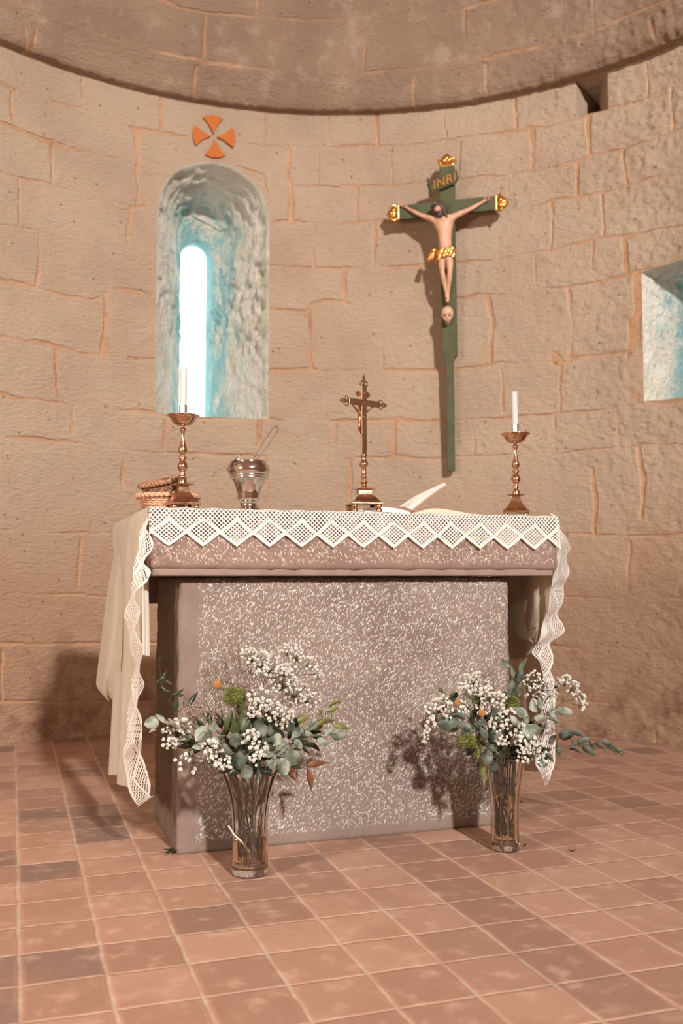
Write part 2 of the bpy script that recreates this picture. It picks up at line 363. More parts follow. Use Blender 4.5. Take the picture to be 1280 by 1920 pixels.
WALL_JOINTS=[[8,-1897,3285,-1812,3269],[8,-1833,3254,-1829,3116],[9,-1892,3081,-1807,3082,-1679,3067,-1462,3065,-1199,3077],[5,-1611,3280,-1481,3292,-1320,3293,-1202,3270],[9,-1452,3461,-1449,3294],[8,-1018,3463,-1016,3296],[8,-1194,3265,-1083,3267,-873,3269],[6,-615,3276,-478,3282,-218,3284,12,3281],[8,-433,3467,-432,3302],[8,-57,3463,-57,3297],[22,-1172,3262,-1142,3239,-1146,3028,-1144,2850],[9,-1886,2830,-1787,2832,-1602,2842,-1458,2835,-1312,2824,-1166,2831,-1047,2852],[16,-1312,2802,-1209,2801,-1107,2842],[10,-1614,3073,-1610,2847],[8,-1787,2825,-1782,2592],[8,-1879,2567,-1767,2575,-1668,2579,-1525,2576,-1381,2577,-1265,2577,-1162,2580],[20,-1180,2828,-1193,2693,-1184,2577],[10,-1675,2577,-1676,2299],[9,-1381,2577,-1376,2298],[9,-1872,2285,-1704,2287,-1534,2278,-1376,2276,-1326,2306,-1312,2349,-1188,2363,-1056,2359],[14,-1305,2345,-1309,2179,-1321,2005],[9,-1865,2002,-1726,2002,-1585,1997,-1443,1989,-1299,1993],[8,-1183,1992,-1051,1999],[16,-295,3265,-297,3139,-278,3015,-270,2843],[8,-118,3272,-118,3052],[7,-278,3054,12,3048],[9,-400,2836,-262,2844,12,2834],[13,-148,2832,-140,2583],[8,-398,2573,12,2577],[9,-397,2327,-185,2319,-147,2366,-94,2379,12,2375],[11,-170,2319,-169,1989],[8,-395,1983,-214,1989,12,1983],[7,-599,3145,-431,3099,-400,2945],[7,12,3289,243,3291,442,3286,625,3290,868,3293,1078,3283,1167,3263,1375,3278,1521,3280,1695,3260,1809,3276,1923,3268],[12,213,3482,220,3292],[8,604,3488,610,3300],[9,1013,3464,1011,3305],[9,1735,3451,1731,3269],[8,12,3061,104,3060,303,3060,699,3056,926,3046,1105,3037,1194,3041,1341,3037,1430,3052,1604,3040,1804,3042,1917,3045],[9,304,3280,303,3060],[5,694,3273,692,3072],[13,1100,3263,1105,3037],[14,1411,3268,1415,3055],[12,1866,3269,1861,3050],[8,12,2841,211,2846,394,2840,697,2833,953,2837,1072,2841,1206,2846,1338,2840,1484,2829,1599,2835,1743,2838,1912,2815],[13,104,3052,96,2848],[9,970,3031,961,2851],[10,1349,3028,1338,2848],[13,1603,3033,1614,2838],[9,12,2580,210,2577,680,2575,920,2571,1069,2580,1173,2579,1305,2592,1494,2590,1651,2569,1793,2562,1905,2553],[15,203,2830,203,2737,198,2582],[10,900,2770,905,2580],[11,1206,2838,1195,2575],[11,1476,2823,1487,2592],[8,12,2367,271,2363,437,2374,724,2373,918,2369,1096,2384,1272,2358,1446,2357,1675,2369,1900,2359],[9,28,2576,28,2375],[12,1106,2560,1111,2382],[5,1421,2577,1418,2391],[16,1601,2567,1605,2383],[11,248,2348,247,1995],[14,843,2354,860,2233,847,1980],[14,1286,2341,1310,2179,1295,1979],[26,1661,2344,1665,2191,1639,2126,1628,1990,1629,1852],[8,12,1983,239,1988,540,1970,735,1973,854,1987,1061,1976,1280,1960,1353,1979,1596,1967],[40,1208,1990,1222,1974],[34,1635,2113,1631,1921,1631,1728],[8,12,1701,133,1700,314,1702,539,1686,733,1690,910,1687,1203,1687,1491,1682,1548,1683,1675,1689,1883,1676],[6,913,1953,918,1723],[11,1236,1943,1232,1692],[7,1203,1680,1200,1473],[7,12,1481,313,1486,582,1480,731,1482,908,1474,1200,1473,1416,1472,1544,1483,1657,1480,1878,1473],[11,314,1690,305,1494],[6,755,1674,753,1481],[10,1534,1684,1544,1490],[13,55,1481,60,1345,57,1075],[10,12,1060,757,1057,1208,1053,1337,1043,1422,1028,1647,1029,1867,1022],[14,1407,1375,1418,1180,1408,1042],[12,1649,1467,1667,1304,1656,1116],[10,12,709,753,712,1232,709,1473,719,1860,712],[10,1590,996,1585,727],[10,12,436,751,444,1171,450,1398,451,1607,454,1853,454],[9,1487,712,1482,462],[9,1710,453,1707,-3],[9,12,128,893,149,1601,183,1847,192],[8,-1858,1713,-1720,1711,-1508,1701,-1294,1701,-1062,1706],[8,-1568,1985,-1563,1722],[13,-1316,2149,-1306,1992],[8,-1062,1706,-767,1694,-394,1700,12,1699],[8,-1853,1508,-1715,1509,-1434,1506,-1290,1481,-1146,1490,-854,1492,-617,1493,12,1485],[15,-1480,1697,-1477,1551],[15,-976,1661,-974,1500],[12,-446,1686,-453,1551],[11,-25,1693,-25,1496],[12,-1201,1473,-1202,1160],[8,-1842,1043,-1663,1035,-1283,1045,12,1060],[14,-1364,1182,-1369,1070],[10,-1425,1014,-1427,753],[7,-1807,737,-1559,730,-1292,717,12,709],[9,-1828,491,-1554,478,-1288,468,12,439],[8,-1814,458,-1815,227],[8,-1697,702,-1693,504],[9,-1822,215,-1617,197,-1311,174,12,128],[12,-162,2273,-162,1997],[8,-395,1976,12,1983],[9,-75,1975,-78,1708],[9,-849,1053,-845,720],[9,-408,1492,-406,1073],[9,-255,702,-255,444],[9,606,704,604,449],[9,845,1039,841,720],[9,1041,438,1038,157]]
DOME_JOINTS=[[14,-1755,3623,-1774,3449],[14,-843,3622,-849,3430],[12,-153,3619,-152,3432],[13,447,3631,438,3446],[15,869,3632,859,3451],[11,1255,3639,1252,3470],[15,1804,3604,1823,3444],[14,-1302,3900,-1290,3637],[13,-799,3922,-804,3644],[14,-328,3947,-326,3641],[12,-1363,3939,-1118,3954,-916,3928,-791,3931,-509,3952,-272,3959,13,3965],[11,13,3965,156,3973,519,3974,708,3961,927,3971,1114,3985],[12,156,3965,147,3651],[9,521,4170,527,3973],[11,747,3947,760,3652],[10,1495,3835,1499,3645],[13,-495,4174,-493,3962],[10,13,4206,21,3968],[9,-1868,3689,-1789,3485]]

# ------------------------------------------------------------ the apse
R95 = math.radians(97)
def cyl(s, r, z):                                   # s = arc metres measured on the wall radius
    th = np.asarray(s)/RW
    return np.stack([CX + r*(FW[0]*np.cos(th)+RT[0]*np.sin(th)), CY + r*(FW[1]*np.cos(th)+RT[1]*np.sin(th)), np.zeros_like(th)+z], -1)
rnd = random.Random(4)
def regular(zs, s0, s1, w):                          # plain coursed joints where the photograph does not reach
    out = []
    for z in zs: out.append([w, int(s0*1000), z, int(s1*1000), z])
    for a, b in zip(zs[:-1], zs[1:]):
        s = s0 + rnd.uniform(.1, .4)
        while s < s1: out.append([w, int(s*1000), a, int(s*1000), b]); s += rnd.uniform(.35, .6)
    return out
zc = [0, 180, 420, 640, 770, 1015, 1240, 1490, 1685, 1850, 2060, 2270, 2420, 2600, 2840, 3070, 3280, 3481]
WJ = WALL_JOINTS + regular(zc, -3.98, -1.93, 8) + regular(zc, 1.97, 3.98, 8)
DJ = DOME_JOINTS + regular([3662, 3990, 4290, 4600, 4900, 5200, 5500], -3.98, -2.0, 12) + regular([3662, 3990, 4290, 4600, 4900, 5200, 5500], 2.0, 3.98, 12) \
    + [[13, -2000, 3664, 2000, 3664]] + [[w, a, b, c, d] for w, a, b, c, d in regular([4290, 4600, 4900, 5200, 5500], -2.0, 2.0, 12)]
def joint_mask(S, Z, segs):
    """1 in the middle of a mortar joint, 0 on the stones"""
    wx = S + .014*fbm(S*9, Z*9, 1); wz = Z + .014*fbm(S*9, Z*9, 5)
    wid = 1 + 1.0*fbm(S*5, Z*5, 11, 3)
    m = np.zeros(S.shape); fade = np.clip(.80+.9*fbm(S*3.3, Z*3.3, 15, 4), .38, 1)
    for sg in segs:
        hw = max(.0062, sg[0]*.00088)
        P = np.array(sg[1:], float).reshape(-1, 2)/1000
        for (a0, b0), (a1, b1) in zip(P[:-1], P[1:]):
            lo, hi = min(a0, a1)-.12, max(a0, a1)+.12; zl, zh = min(b0, b1)-.12, max(b0, b1)+.12
            k = np.nonzero((S > lo) & (S < hi) & (Z > zl) & (Z < zh))
            if not len(k[0]): continue
            x, y = wx[k]-a0, wz[k]-b0; dx, dy = a1-a0, b1-b0; L2 = dx*dx+dy*dy+1e-9
            t = np.clip((x*dx+y*dy)/L2, 0, 1); d = np.hypot(x-t*dx, y-t*dy)
            w = hw*np.clip(wid[k], .3, 2.4)
            v = np.clip((w+.010-d)/(.020), 0, 1)*fade[k]; m[k] = np.maximum(m[k], v*v*(3-2*v))
    return m
def arch(c, hw, zb, zs, n=80, asp=1.0):
    """closed outline, anticlockwise from the lower left; arch springing at zs"""
    P = [(c-hw, z) for z in np.linspace(zb, zs, 110)]
    P += [(c-hw*math.cos(a), zs+hw*asp*math.sin(a)) for a in np.linspace(0, PI, n)[1:-1]]
    P += [(c+hw, z) for z in np.linspace(zs, zb, 110)]
    P += [(x, zb) for x in np.linspace(c+hw, c-hw, 40)[1:-1]]
    return np.array(P)
def quad(s0, s1, z0l, z0r, z1l, z1r, n=60):
    c = [(s0, z0l), (s0, z1l), (s1, z1r), (s1, z0r)]; P = []
    for i in range(4):
        a, b = np.array(c[i]), np.array(c[(i+1) % 4])
        P += [tuple(a+(b-a)*t) for t in np.linspace(0, 1, n, endpoint=False)]
    return np.array(P)
def inside(S, Z, P):
    r = np.zeros(S.shape, bool); n = len(P)
    for i in range(n):
        x0, y0 = P[i]; x1, y1 = P[(i+1) % n]
        if abs(y1-y0) < 1e-12: continue
        c = ((y0 > Z) != (y1 > Z)) & (S < (x1-x0)*(Z-y0)/(y1-y0)+x0); r ^= c
    return r
SW = -.716                                           # arc position of the arched window's axis
OPEN = [arch(SW, .316, 1.700, 2.832), quad(1.347, 1.525, 3.285, 3.272, 3.479, 3.479), quad(1.682, 2.30, 1.702, 1.685, 2.365, 2.42)]

def grid_mesh(name, sx, zy, r_of, segs, amp, mat, opens=(), kind='structure', zmap=None):
    S, Z = np.meshgrid(sx, zy); nz, ns = S.shape
    m = joint_mask(S, Z, segs)
    bulk = fbm(S*7, Z*9, 21, 4); rough = fbm(S*34, Z*40, 31, 3); pits = fbm(S*16, Z*30, 41, 3)
    side = 1 + .9*np.clip((S-.3)/1.2, 0, 1)*np.clip((Z-1.0)/.5, 0, 1)
    d = amp*((1-m)*(.36 + .8*bulk + side*.55*rough + side*np.clip(-pits-.35, 0, 1)*-1.6) + .12*rough)
    edge_keep = np.ones_like(S, bool)
    for P in opens:
        ins = inside(S, Z, P)
        near = np.zeros_like(ins); bb = (S > P[:, 0].min()-.03) & (S < P[:, 0].max()+.03) & (Z > P[:, 1].min()-.03) & (Z < P[:, 1].max()+.03)
        k = np.nonzero(bb); Q = np.stack([S[k], Z[k]], 1)
        D = np.hypot(Q[:, None, 0]-P[None, :, 0], Q[:, None, 1]-P[None, :, 1]); j = D.argmin(1); dm = D.min(1)
        d[k] *= np.clip((dm-.004)/.03, 0, 1)
        g = ins.copy(); g[1:] &= ins[:-1]; g[:-1] &= ins[1:]; g[:, 1:] &= ins[:, :-1]; g[:, :-1] &= ins[:, 1:]
        g[1:, 1:] &= ins[:-1, :-1]; g[:-1, :-1] &= ins[1:, 1:]; g[1:, :-1] &= ins[:-1, 1:]; g[:-1, 1:] &= ins[1:, :-1]
        rim = ins & ~g
        snap = rim[k]; S2 = S[k]; Z2 = Z[k]; S2[snap] = P[j[snap], 0]; Z2[snap] = P[j[snap], 1]; S[k] = S2; Z[k] = Z2
        edge_keep &= ~g
        ins_all = ins
        opened.append((ins, rim))
    r = r_of(Z) - d
    z = Z if zmap is None else zmap(Z)
    V = cyl(S.ravel(), r.ravel(), z.ravel())
    I = np.arange(nz*ns).reshape(nz, ns)
    F = np.stack([I[:-1, :-1], I[:-1, 1:], I[1:, 1:], I[1:, :-1]], -1).reshape(-1, 4)
    K = np.ones(nz*ns, bool)
    drop = np.zeros(len(F), bool)
    for ins, rim in opened:
        fi = ins.ravel()[F].all(1); drop |= fi
    opened.clear()
    F = F[~drop]
    me = bpy.data.meshes.new(name); me.vertices.add(len(V)); me.vertices.foreach_set('co', V.astype(np.float32).ravel())
    me.loops.add(len(F)*4); me.loops.foreach_set('vertex_index', F.astype(np.int32).ravel())
    me.polygons.add(len(F)); me.polygons.foreach_set('loop_start', np.arange(0, len(F)*4, 4, dtype=np.int32))
    me.polygons.foreach_set('use_smooth', np.ones(len(F), bool)); me.update(); me.validate()
    a = me.attributes.new('mortar', 'FLOAT', 'POINT'); a.data.foreach_set('value', m.ravel().astype(np.float32))
    me.materials.append(mat); o = bpy.data.objects.new(name, me); COL.objects.link(o)
    return tag(o, kind=kind)
opened = []
def span(fine, coarse, lim, end):
    return np.concatenate([np.arange(-end, -lim, coarse), np.arange(-lim, lim, fine), np.arange(lim, end+coarse*.5, coarse)])
ZC = 3.481
zfull = np.concatenate([np.arange(0, ZC-.004, .008), [ZC]])
grid_mesh('wall_back', span(.008, .03, 2.02, 3.96), zfull, lambda Z: RW + 0*Z, WJ, .009, M_wall, OPEN)
# projecting course with a sloped face, then the half dome
def r_trim(Z):
    t = np.clip((Z-ZC)/.185, 0, 1)
    return RW - .075 - .045*t + .0*Z
ztrim = np.concatenate([[ZC-.0005]*1, np.linspace(ZC, ZC+.185, 22)])
def r_trim2(Z):
    r = r_trim(Z); rr = r + .022*np.exp(-((Z-ZC)/.018)**2)*1.0      # rounded lower arris
    return np.where(Z < ZC, RW+.02, rr)
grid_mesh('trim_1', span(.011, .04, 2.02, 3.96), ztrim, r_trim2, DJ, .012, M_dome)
RD = RW-.12; ZD = ZC+.185
ang = lambda L: (L-ZD)/RD
zdome = np.concatenate([np.arange(ZD, ZD+.7, .011), np.linspace(ZD+.72, ZD+RD*PI/2*.999, 90)])
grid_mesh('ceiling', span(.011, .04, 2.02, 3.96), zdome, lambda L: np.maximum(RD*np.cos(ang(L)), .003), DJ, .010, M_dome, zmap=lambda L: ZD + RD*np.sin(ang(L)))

# ------------------------------------------------------------ reveals of the openings
def reveal(name, stations, mat, rough=.006, sub=10, parent=None, thc=None):
    """stations: (depth, outline) swept from the wall face outwards"""
    thc = thc if thc is not None else stations[0][1][:, 0].mean()/RW
    u = FW*math.cos(thc)+RT*math.sin(thc); tg = -FW*math.sin(thc)+RT*math.cos(thc); s0 = thc*RW
    rings = []
    for (t0, A), (t1, B) in zip(stations[:-1], stations[1:]):
        for k in range(sub): rings.append((t0+(t1-t0)*k/sub, A+(B-A)*k/sub))
    rings.append(stations[-1]); V = []; n = len(stations[0][1])
    for i, (t, P) in enumerate(rings):
        k = min(1.0, t/.06); ke = min(1.0, max(0, (stations[-1][0]-t)/.14))**.5
        a = cyl(P[:, 0], RW+t*0, P[:, 1])
        o = P[:, 0]-s0
        b = np.stack([CX+u[0]*(RW+t)+tg[0]*o, CY+u[1]*(RW+t)+tg[1]*o, P[:, 1]], 1)
        c = P.mean(0); nrm = P-c; nrm /= np.linalg.norm(nrm, axis=1)[:, None]+1e-9
        dn = rough*k*ke*(fbm(P[:, 1]*20+P[:, 0]*9, np.full(n, t*26.), 51, 5))*2
        b[:, 0] += tg[0]*nrm[:, 0]*dn; b[:, 1] += tg[1]*nrm[:, 0]*dn; b[:, 2] += nrm[:, 1]*dn
        V.append(a*(1-k)+b*k)
    V = np.concatenate(V); F = []
    for i in range(len(rings)-1):
        for j in range(n): F.append((i*n+j, (i+1)*n+j, (i+1)*n+(j+1) % n, i*n+(j+1) % n))
    o = obj(name, V, F, mat, parent, smooth=True)
    a = o.data.attributes.new('mortar', 'FLOAT', 'POINT')
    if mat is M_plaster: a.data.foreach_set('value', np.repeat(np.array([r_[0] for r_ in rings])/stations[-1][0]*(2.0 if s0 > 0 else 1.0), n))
    return o, u, tg, s0
def place(u, tg, s0, t, P):                         # outline points at depth t
    return [(CX+u[0]*(RW+t)+tg[0]*(x-s0), CY+u[1]*(RW+t)+tg[1]*(x-s0), z) for x, z in P]

def daylight(name, c, s):
    t = NT(name); return t.done(t.n('Emission', {'Color': (*c, 1), 'Strength': s}).outputs[0])
M_day = daylight('daylit_window_pane', (.84, .97, 1.0), 5.5)
M_day2 = daylight('daylit_side_pane', (.72, .93, 1.0), 3.2)
w1 = tag(bpy.data.objects.new('window_1', None), kind='structure'); COL.objects.link(w1)
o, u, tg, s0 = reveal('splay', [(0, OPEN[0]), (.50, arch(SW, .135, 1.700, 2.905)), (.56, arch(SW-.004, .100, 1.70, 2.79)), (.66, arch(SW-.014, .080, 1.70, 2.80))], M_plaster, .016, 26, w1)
P = arch(SW-.014, .088, 1.69, 2.81)
n = len(P)
pv = place(u, tg, s0, .662, P); pb = place(u, tg, s0, .672, P)
obj('pane', pv+pb, [tuple(range(n)), tuple(range(2*n-1, n-1, -1))]+[(i, n+i, n+(i+1) % n, (i+1) % n) for i in range(n)], M_day, w1)

w2 = tag(bpy.data.objects.new('window_2', None), kind='structure'); COL.objects.link(w2)
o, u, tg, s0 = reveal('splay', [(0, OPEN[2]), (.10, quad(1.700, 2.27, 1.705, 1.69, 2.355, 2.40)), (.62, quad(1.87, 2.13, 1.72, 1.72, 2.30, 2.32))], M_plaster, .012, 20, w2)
P = quad(1.865, 2.135, 1.715, 1.715, 2.305, 2.325); n = len(P)
pv = place(u, tg, s0, .622, P); pb = place(u, tg, s0, .632, P)
obj('pane', pv+pb, [tuple(range(n)), tuple(range(2*n-1, n-1, -1))]+[(i, n+i, n+(i+1) % n, (i+1) % n) for i in range(n)], M_day2, w2)
# putlog hole under the projecting course: one cheek splayed, the rest deep and dark
Q0 = OPEN[1]; Q1 = quad(1.350, 1.415, 3.29, 3.285, 3.476, 3.476); Q2 = quad(1.352, 1.41, 3.29, 3.285, 3.474, 3.474)
o, u, tg, s0 = reveal('trim_2', [(0, Q0), (.17, Q1), (.42, Q2), (.425, Q2*.02+Q2.mean(0)*.98)], M_wall, .004, 8)
tag(o, kind='structure')

# painted cross over the window, a thin coat of ochre following the curve of the wall
def petal(a0):
    pts = []
    R_, n = .121, 14
    tip = .012; half = .50
    for k in range(n+1):                              # outer arc
        a = a0 - half + 2*half*k/n; pts.append((R_*math.cos(a), R_*math.sin(a)))
    for k in range(1, n):                             # concave side back to the middle
        t = k/n; a = a0 + half*(1-t)**.5; r = R_ + (tip-R_)*t; pts.append((r*math.cos(a), r*math.sin(a)))
    for k in range(1, n):
        t = 1-k/n; a = a0 - half*(1-t)**.5; r = R_ + (tip-R_)*t; pts.append((r*math.cos(a), r*math.sin(a)))
    return pts
mb = MB(); cs, cz = -.7217, 3.291
for k in range(4):
    P = petal(PI/2*k+.07); c = (sum(p[0] for p in P)/len(P), sum(p[1] for p in P)/len(P))
    n = len(P); rings = []
    V = []
    for j in range(7):                                # rings from outline to middle so that it bends with the wall
        f = 1-j/6
        V += [tuple(cyl(np.array(cs+c[0]+(p[0]-c[0])*f), RW-.0175, cz+c[1]+(p[1]-c[1])*f)) for p in P]
    F = [(j*n+i, j*n+(i+1) % n, (j+1)*n+(i+1) % n, (j+1)*n+i) for j in range(6) for i in range(n)]
    V += [tuple(cyl(np.array(cs+p[0]), RW-.006, cz+p[1])) for p in P]
    F += [(i, 7*n+i, 7*n+(i+1) % n, (i+1) % n) for i in range(n)]
    mb.add(V, F)
tag(mb.build('painted_cross', M_ochre), 'orange ochre cross of four flared petals painted above the arched window', 'wall painting')

# ------------------------------------------------------------ floor of square terracotta tiles (one mesh, one tone per tile)
x0, y0, S_ = .0321, 1.92, .17
DARK = {(0,5), (0,1), (1,7), (1,8), (1,9), (0,9), (-1,1), (-1,0), (-1,6), (6,-1)}
V = []; F = []; T = []
NX = (-24, 34); NY = (-22, 26)
for j in range(NY[0], NY[1]+1):
    for i in range(NX[0], NX[1]+1): V.append((x0+i*S_, y0+j*S_, 0))
W_ = NX[1]-NX[0]+1; rr = random.Random(12)
for j in range(NY[1]-NY[0]):
    for i in range(NX[1]-NX[0]):
        F.append((j*W_+i, j*W_+i+1, (j+1)*W_+i+1, (j+1)*W_+i))
        ti, tj = i+NX[0], j+NY[0]
        T.append(1.35 if ti == 6 else 1.7 if (ti, tj) in DARK else (rr.random() if rr.random() > .07 else 1.0+rr.random()*.55))
fl = tag(obj('floor', V, F, M_floor), kind='structure')
a = fl.data.attributes.new('tone', 'FLOAT', 'FACE'); a.data.foreach_set('value', T)

# nave walls on either side of the opening, outside the frame
def nave(name, side):
    n1, n2 = 40, 30; V = []; F = []
    a = CX + RT[0]*side*3.0, CY + RT[1]*side*3.0
    for j in range(n2+1):
        for i in range(n1+1):
            d = -4.4*i/n1; V.append((a[0]+FW[0]*d+RT[0]*side*0, a[1]+FW[1]*d, 4.6*j/n2))
    for j in range(n2):
        for i in range(n1): q = j*(n1+1)+i; F.append((q, q+1, q+n1+2, q+n1+1))
    # short return to the apse
    b0 = len(V)
    e = (CX+RT[0]*side*2.30, CY+RT[1]*side*2.30)
    V += [(a[0], a[1], 0), (a[0], a[1], 4.6), (e[0], e[1], 4.6), (e[0], e[1], 0)]
    F.append((b0, b0+1, b0+2, b0+3))
    tag(obj(name, V, F, M_wall), kind='structure')
nave('wall_left', -1); nave('wall_right', 1)
# ------------------------------------------------------------ altar
def rough_box(name, x0, x1, y0, y1, z0, z1, mat, parent, step=.012, amp=.0035, bev=.008):
    """box with slightly uneven faces and softened arrises"""
    bm = bmesh.new(); bmesh.ops.create_cube(bm, size=1)
    for v in bm.verts:
        v.co.x = x0 if v.co.x < 0 else x1; v.co.y = y0 if v.co.y < 0 else y1; v.co.z = z0 if v.co.z < 0 else z1
    for ax, (a, b) in enumerate(((x0, x1), (y0, y1), (z0, z1))):
        n = max(1, int((b-a)/step)-1)
        for k in range(1, n+1):
            c = [0, 0, 0]; c[ax] = a+(b-a)*k/(n+1); no = [0, 0, 0]; no[ax] = 1
            bmesh.ops.bisect_plane(bm, geom=bm.verts[:]+bm.edges[:]+bm.faces[:], plane_co=c, plane_no=no)
    co = np.array([v.co[:] for v in bm.verts]); cc = np.array([(x0+x1)/2, (y0+y1)/2, (z0+z1)/2]); hf = np.array([(x1-x0)/2, (y1-y0)/2, (z1-z0)/2])
    q = co-cc; inner = np.clip(q, -(hf-bev), hf-bev); dd = q-inner; L = np.linalg.norm(dd, axis=1)[:, None]+1e-9
    q = inner + dd/L*bev*(L > 1e-7)
    nrm = dd/L
    nz = fbm(co[:, 0]*28+co[:, 1]*22, co[:, 2]*28+co[:, 1]*13, 61, 4)
    edge = fbm(co[:, 0]*9+co[:, 1]*5, co[:, 2]*9, 71, 3)
    multi = (np.abs(dd) > 1e-6).sum(1) > 1
    q = q + nrm*(amp*nz + np.where(multi, -.006*np.clip(edge+.1, 0, 1), 0))[:, None]
    q = q+cc
    for v, p in zip(bm.verts, q): v.co = p
    me = bpy.data.meshes.new(name); bm.to_mesh(me); bm.free()
    me.polygons.foreach_set('use_smooth', [True]*len(me.polygons)); me.materials.append(mat)
    o = bpy.data.objects.new(name, me); COL.objects.link(o); o.parent = parent
    return o
altar = thing('altar', 'stone altar of pale picked sandstone with overhanging slab top', 'altar', (0,0,0))
b = rough_box('base', .477, 1.588, 2.897, 3.38, -.004, .820, M_base, altar, .014, .004, .007)
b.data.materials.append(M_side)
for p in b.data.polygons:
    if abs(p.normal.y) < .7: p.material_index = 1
sl = rough_box('slab', .383, 1.745, 2.845, 3.735, .8405, 1.018, M_slab, altar, .014, .005, .010)
# smooth chamfered band along the foot of the slab
mb = MB(); bev_x0, bev_x1 = .400, 1.722
mb.box(.388, 1.735, 2.852, 3.72, .822, .846)
M_band = plain('sawn_stone_band', (.205,.135,.108), .85, (.165,.105,.085), 12, .002)
mb.build('lower_band', M_band, altar, bevel=.006)
mb = MB(); mb.box(.40, 1.70, 3.42, 3.66, .725, .8215)
mb.build('rear_bearer', M_band, altar, bevel=.004)

# ------------------------------------------------------------ cloths
def patch(name, rows, mat, parent, uvf=None, nu=24, fold=None, thick=0.0, sm=2):
    """rows: list of polylines (each from one side to the other) lofted from top to bottom with smooth interpolation"""
    R = [np.array([tuple(p) for p in r], float) for r in rows]; m = max(len(r) for r in R)
    def res(a, n):
        t = np.linspace(0, len(a)-1, n); return np.stack([cr(a, q) for q in t])
    def cr(a, t):
        i = min(int(t), len(a)-2); f = t-i
        p0, p1, p2, p3 = a[max(i-1, 0)], a[i], a[i+1], a[min(i+2, len(a)-1)]
        return .5*((2*p1)+(-p0+p2)*f+(2*p0-5*p1+4*p2-p3)*f*f+(-p0+3*p1-3*p2+p3)*f**3)
    R = [res(r, nu+1) for r in R]; A = np.stack(R)          # rows x nu+1 x 3
    nv = (len(rows)-1)*8
    G = np.stack([np.stack([cr(A[:, j], t) for t in np.linspace(0, len(rows)-1, nv+1)]) for j in range(nu+1)], 1)
    if fold is not None:
        for i in range(nv+1):
            for j in range(nu+1): G[i, j] += np.array(fold(j/nu, i/nv))
    V = G.reshape(-1, 3); F = []
    for i in range(nv):
        for j in range(nu): q = i*(nu+1)+j; F.append((q, q+1, q+nu+2, q+nu+1))
    o = obj(name, V, F, mat, parent, smooth=True)
    L = o.data.uv_layers.new(name='UVMap')
    # arc lengths for the cloth coordinates
    du = np.linalg.norm(np.diff(G, axis=1), axis=2); dv = np.linalg.norm(np.diff(G, axis=0), axis=2)
    su = np.concatenate([np.zeros((nv+1, 1)), np.cumsum(du, 1)], 1); svv = np.concatenate([np.zeros((1, nu+1)), np.cumsum(dv, 0)], 0)
    for p in o.data.polygons:
        for li in p.loop_indices:
            k = o.data.loops[li].vertex_index; i, j = divmod(k, nu+1)
            L.data[li].uv = uvf(j/nu, i/nv, su[i, -1]-su[i, j], svv[i, j]) if uvf else (su[i, j], svv[i, j])
    if thick:
        s = o.modifiers.new('thick', 'SOLIDIFY'); s.thickness = thick; s.offset = 0
    return o
cloth = thing('altar_cloth', 'cream linen altar cloth with deep diamond lace edging laid over the slab', 'altar cloth')
# top and front lace
ZT = 1.024
N = 60
rows = []
for y, z in ((3.76, ZT), (3.4, ZT), (3.0, ZT), (2.87, ZT+.001)):
    rows.append([(.374+(1.757-.374)*k/N, y, z+.0015*math.sin(k*1.7+y*9)) for k in range(N+1)])
patch('linen_top', rows, M_linen, cloth, nu=60)
N = 110; V = []; F = []; UVs = []
prof = [(2.872, ZT+.0015, .118), (2.856, ZT+.002, .1155), (2.844, ZT-.001, .112), (2.8385, ZT-.009, .105), (2.8375, ZT-.04, .078), (2.8375, ZT-.075, .042), (2.837, ZT-.100, .016), (2.835, ZT-.118, -.004)]
prof2 = []
for k in range(len(prof)-1):
    for q in range(4): f = q/4; prof2.append(tuple(prof[k][i]*(1-f)+prof[k+1][i]*f for i in range(3)))
prof2.append(prof[-1])
for i, (y, z, v) in enumerate(prof2):
    for k in range(N+1):
        x = .376+(1.752-.376)*k/N; d = max(0, (ZT-z)/.11)
        wv = .0022*math.sin(x*61.8+.4)*d + .0016*math.sin(x*23)*d
        V.append((x, y-abs(wv)*1.2, z+.0012*math.sin(k*.9)*(1-d)))
        UVs.append(((x-.4335)/.1017+.5+.5, v))
n1 = N+1
F = [(i*n1+k, (i+1)*n1+k, (i+1)*n1+k+1, i*n1+k+1) for i in range(len(prof2)-1) for k in range(N)]
fl_ = obj('front_lace', V, F, M_lace, cloth, smooth=True); L = fl_.data.uv_layers.new(name='UVMap')
for p in fl_.data.polygons:
    for li in p.loop_indices: L.data[li].uv = UVs[fl_.data.loops[li].vertex_index]

# left end: linen panel hanging to just above the floor, folded back at the front edge
def P(u, v, X): return tuple(atX(u, v, X))
def PY(u, v, Y): return tuple(atY(u, v, Y))
XL = .372
def fold_left(a, b):                                # soft vertical folds
    k = min(1, b*3)
    return (-.010*k*math.sin(a*11+b*2.0)-.006*k*math.sin(a*23+1), 0, 0)
rows = [[(XL, 3.76, 1.0245), (XL, 3.45, 1.0245), (XL, 3.15, 1.0245), (XL, 2.85, 1.0245)],
        [(XL-.008, 3.74, .97), (XL-.01, 3.45, .97), (XL-.01, 3.15, .97), (XL-.006, 2.88, .97)],
        [PY(225,1100,3.62), PY(232,1100,3.38), PY(246,1100,3.12), PY(258,1095,2.90)],
        [PY(222,1250,3.50), PY(231,1250,3.3), PY(243,1250,3.08), PY(256,1240,2.90)],
        [PY(217,1350,3.44), PY(227,1352,3.25), PY(239,1356,3.05), PY(250,1360,2.90)],
        [PY(211,1452,3.38), PY(221,1458,3.22), PY(232,1474,3.05), PY(244,1490,2.92)]]
patch('left_linen', rows, M_linen, cloth, fold=fold_left, nu=40)
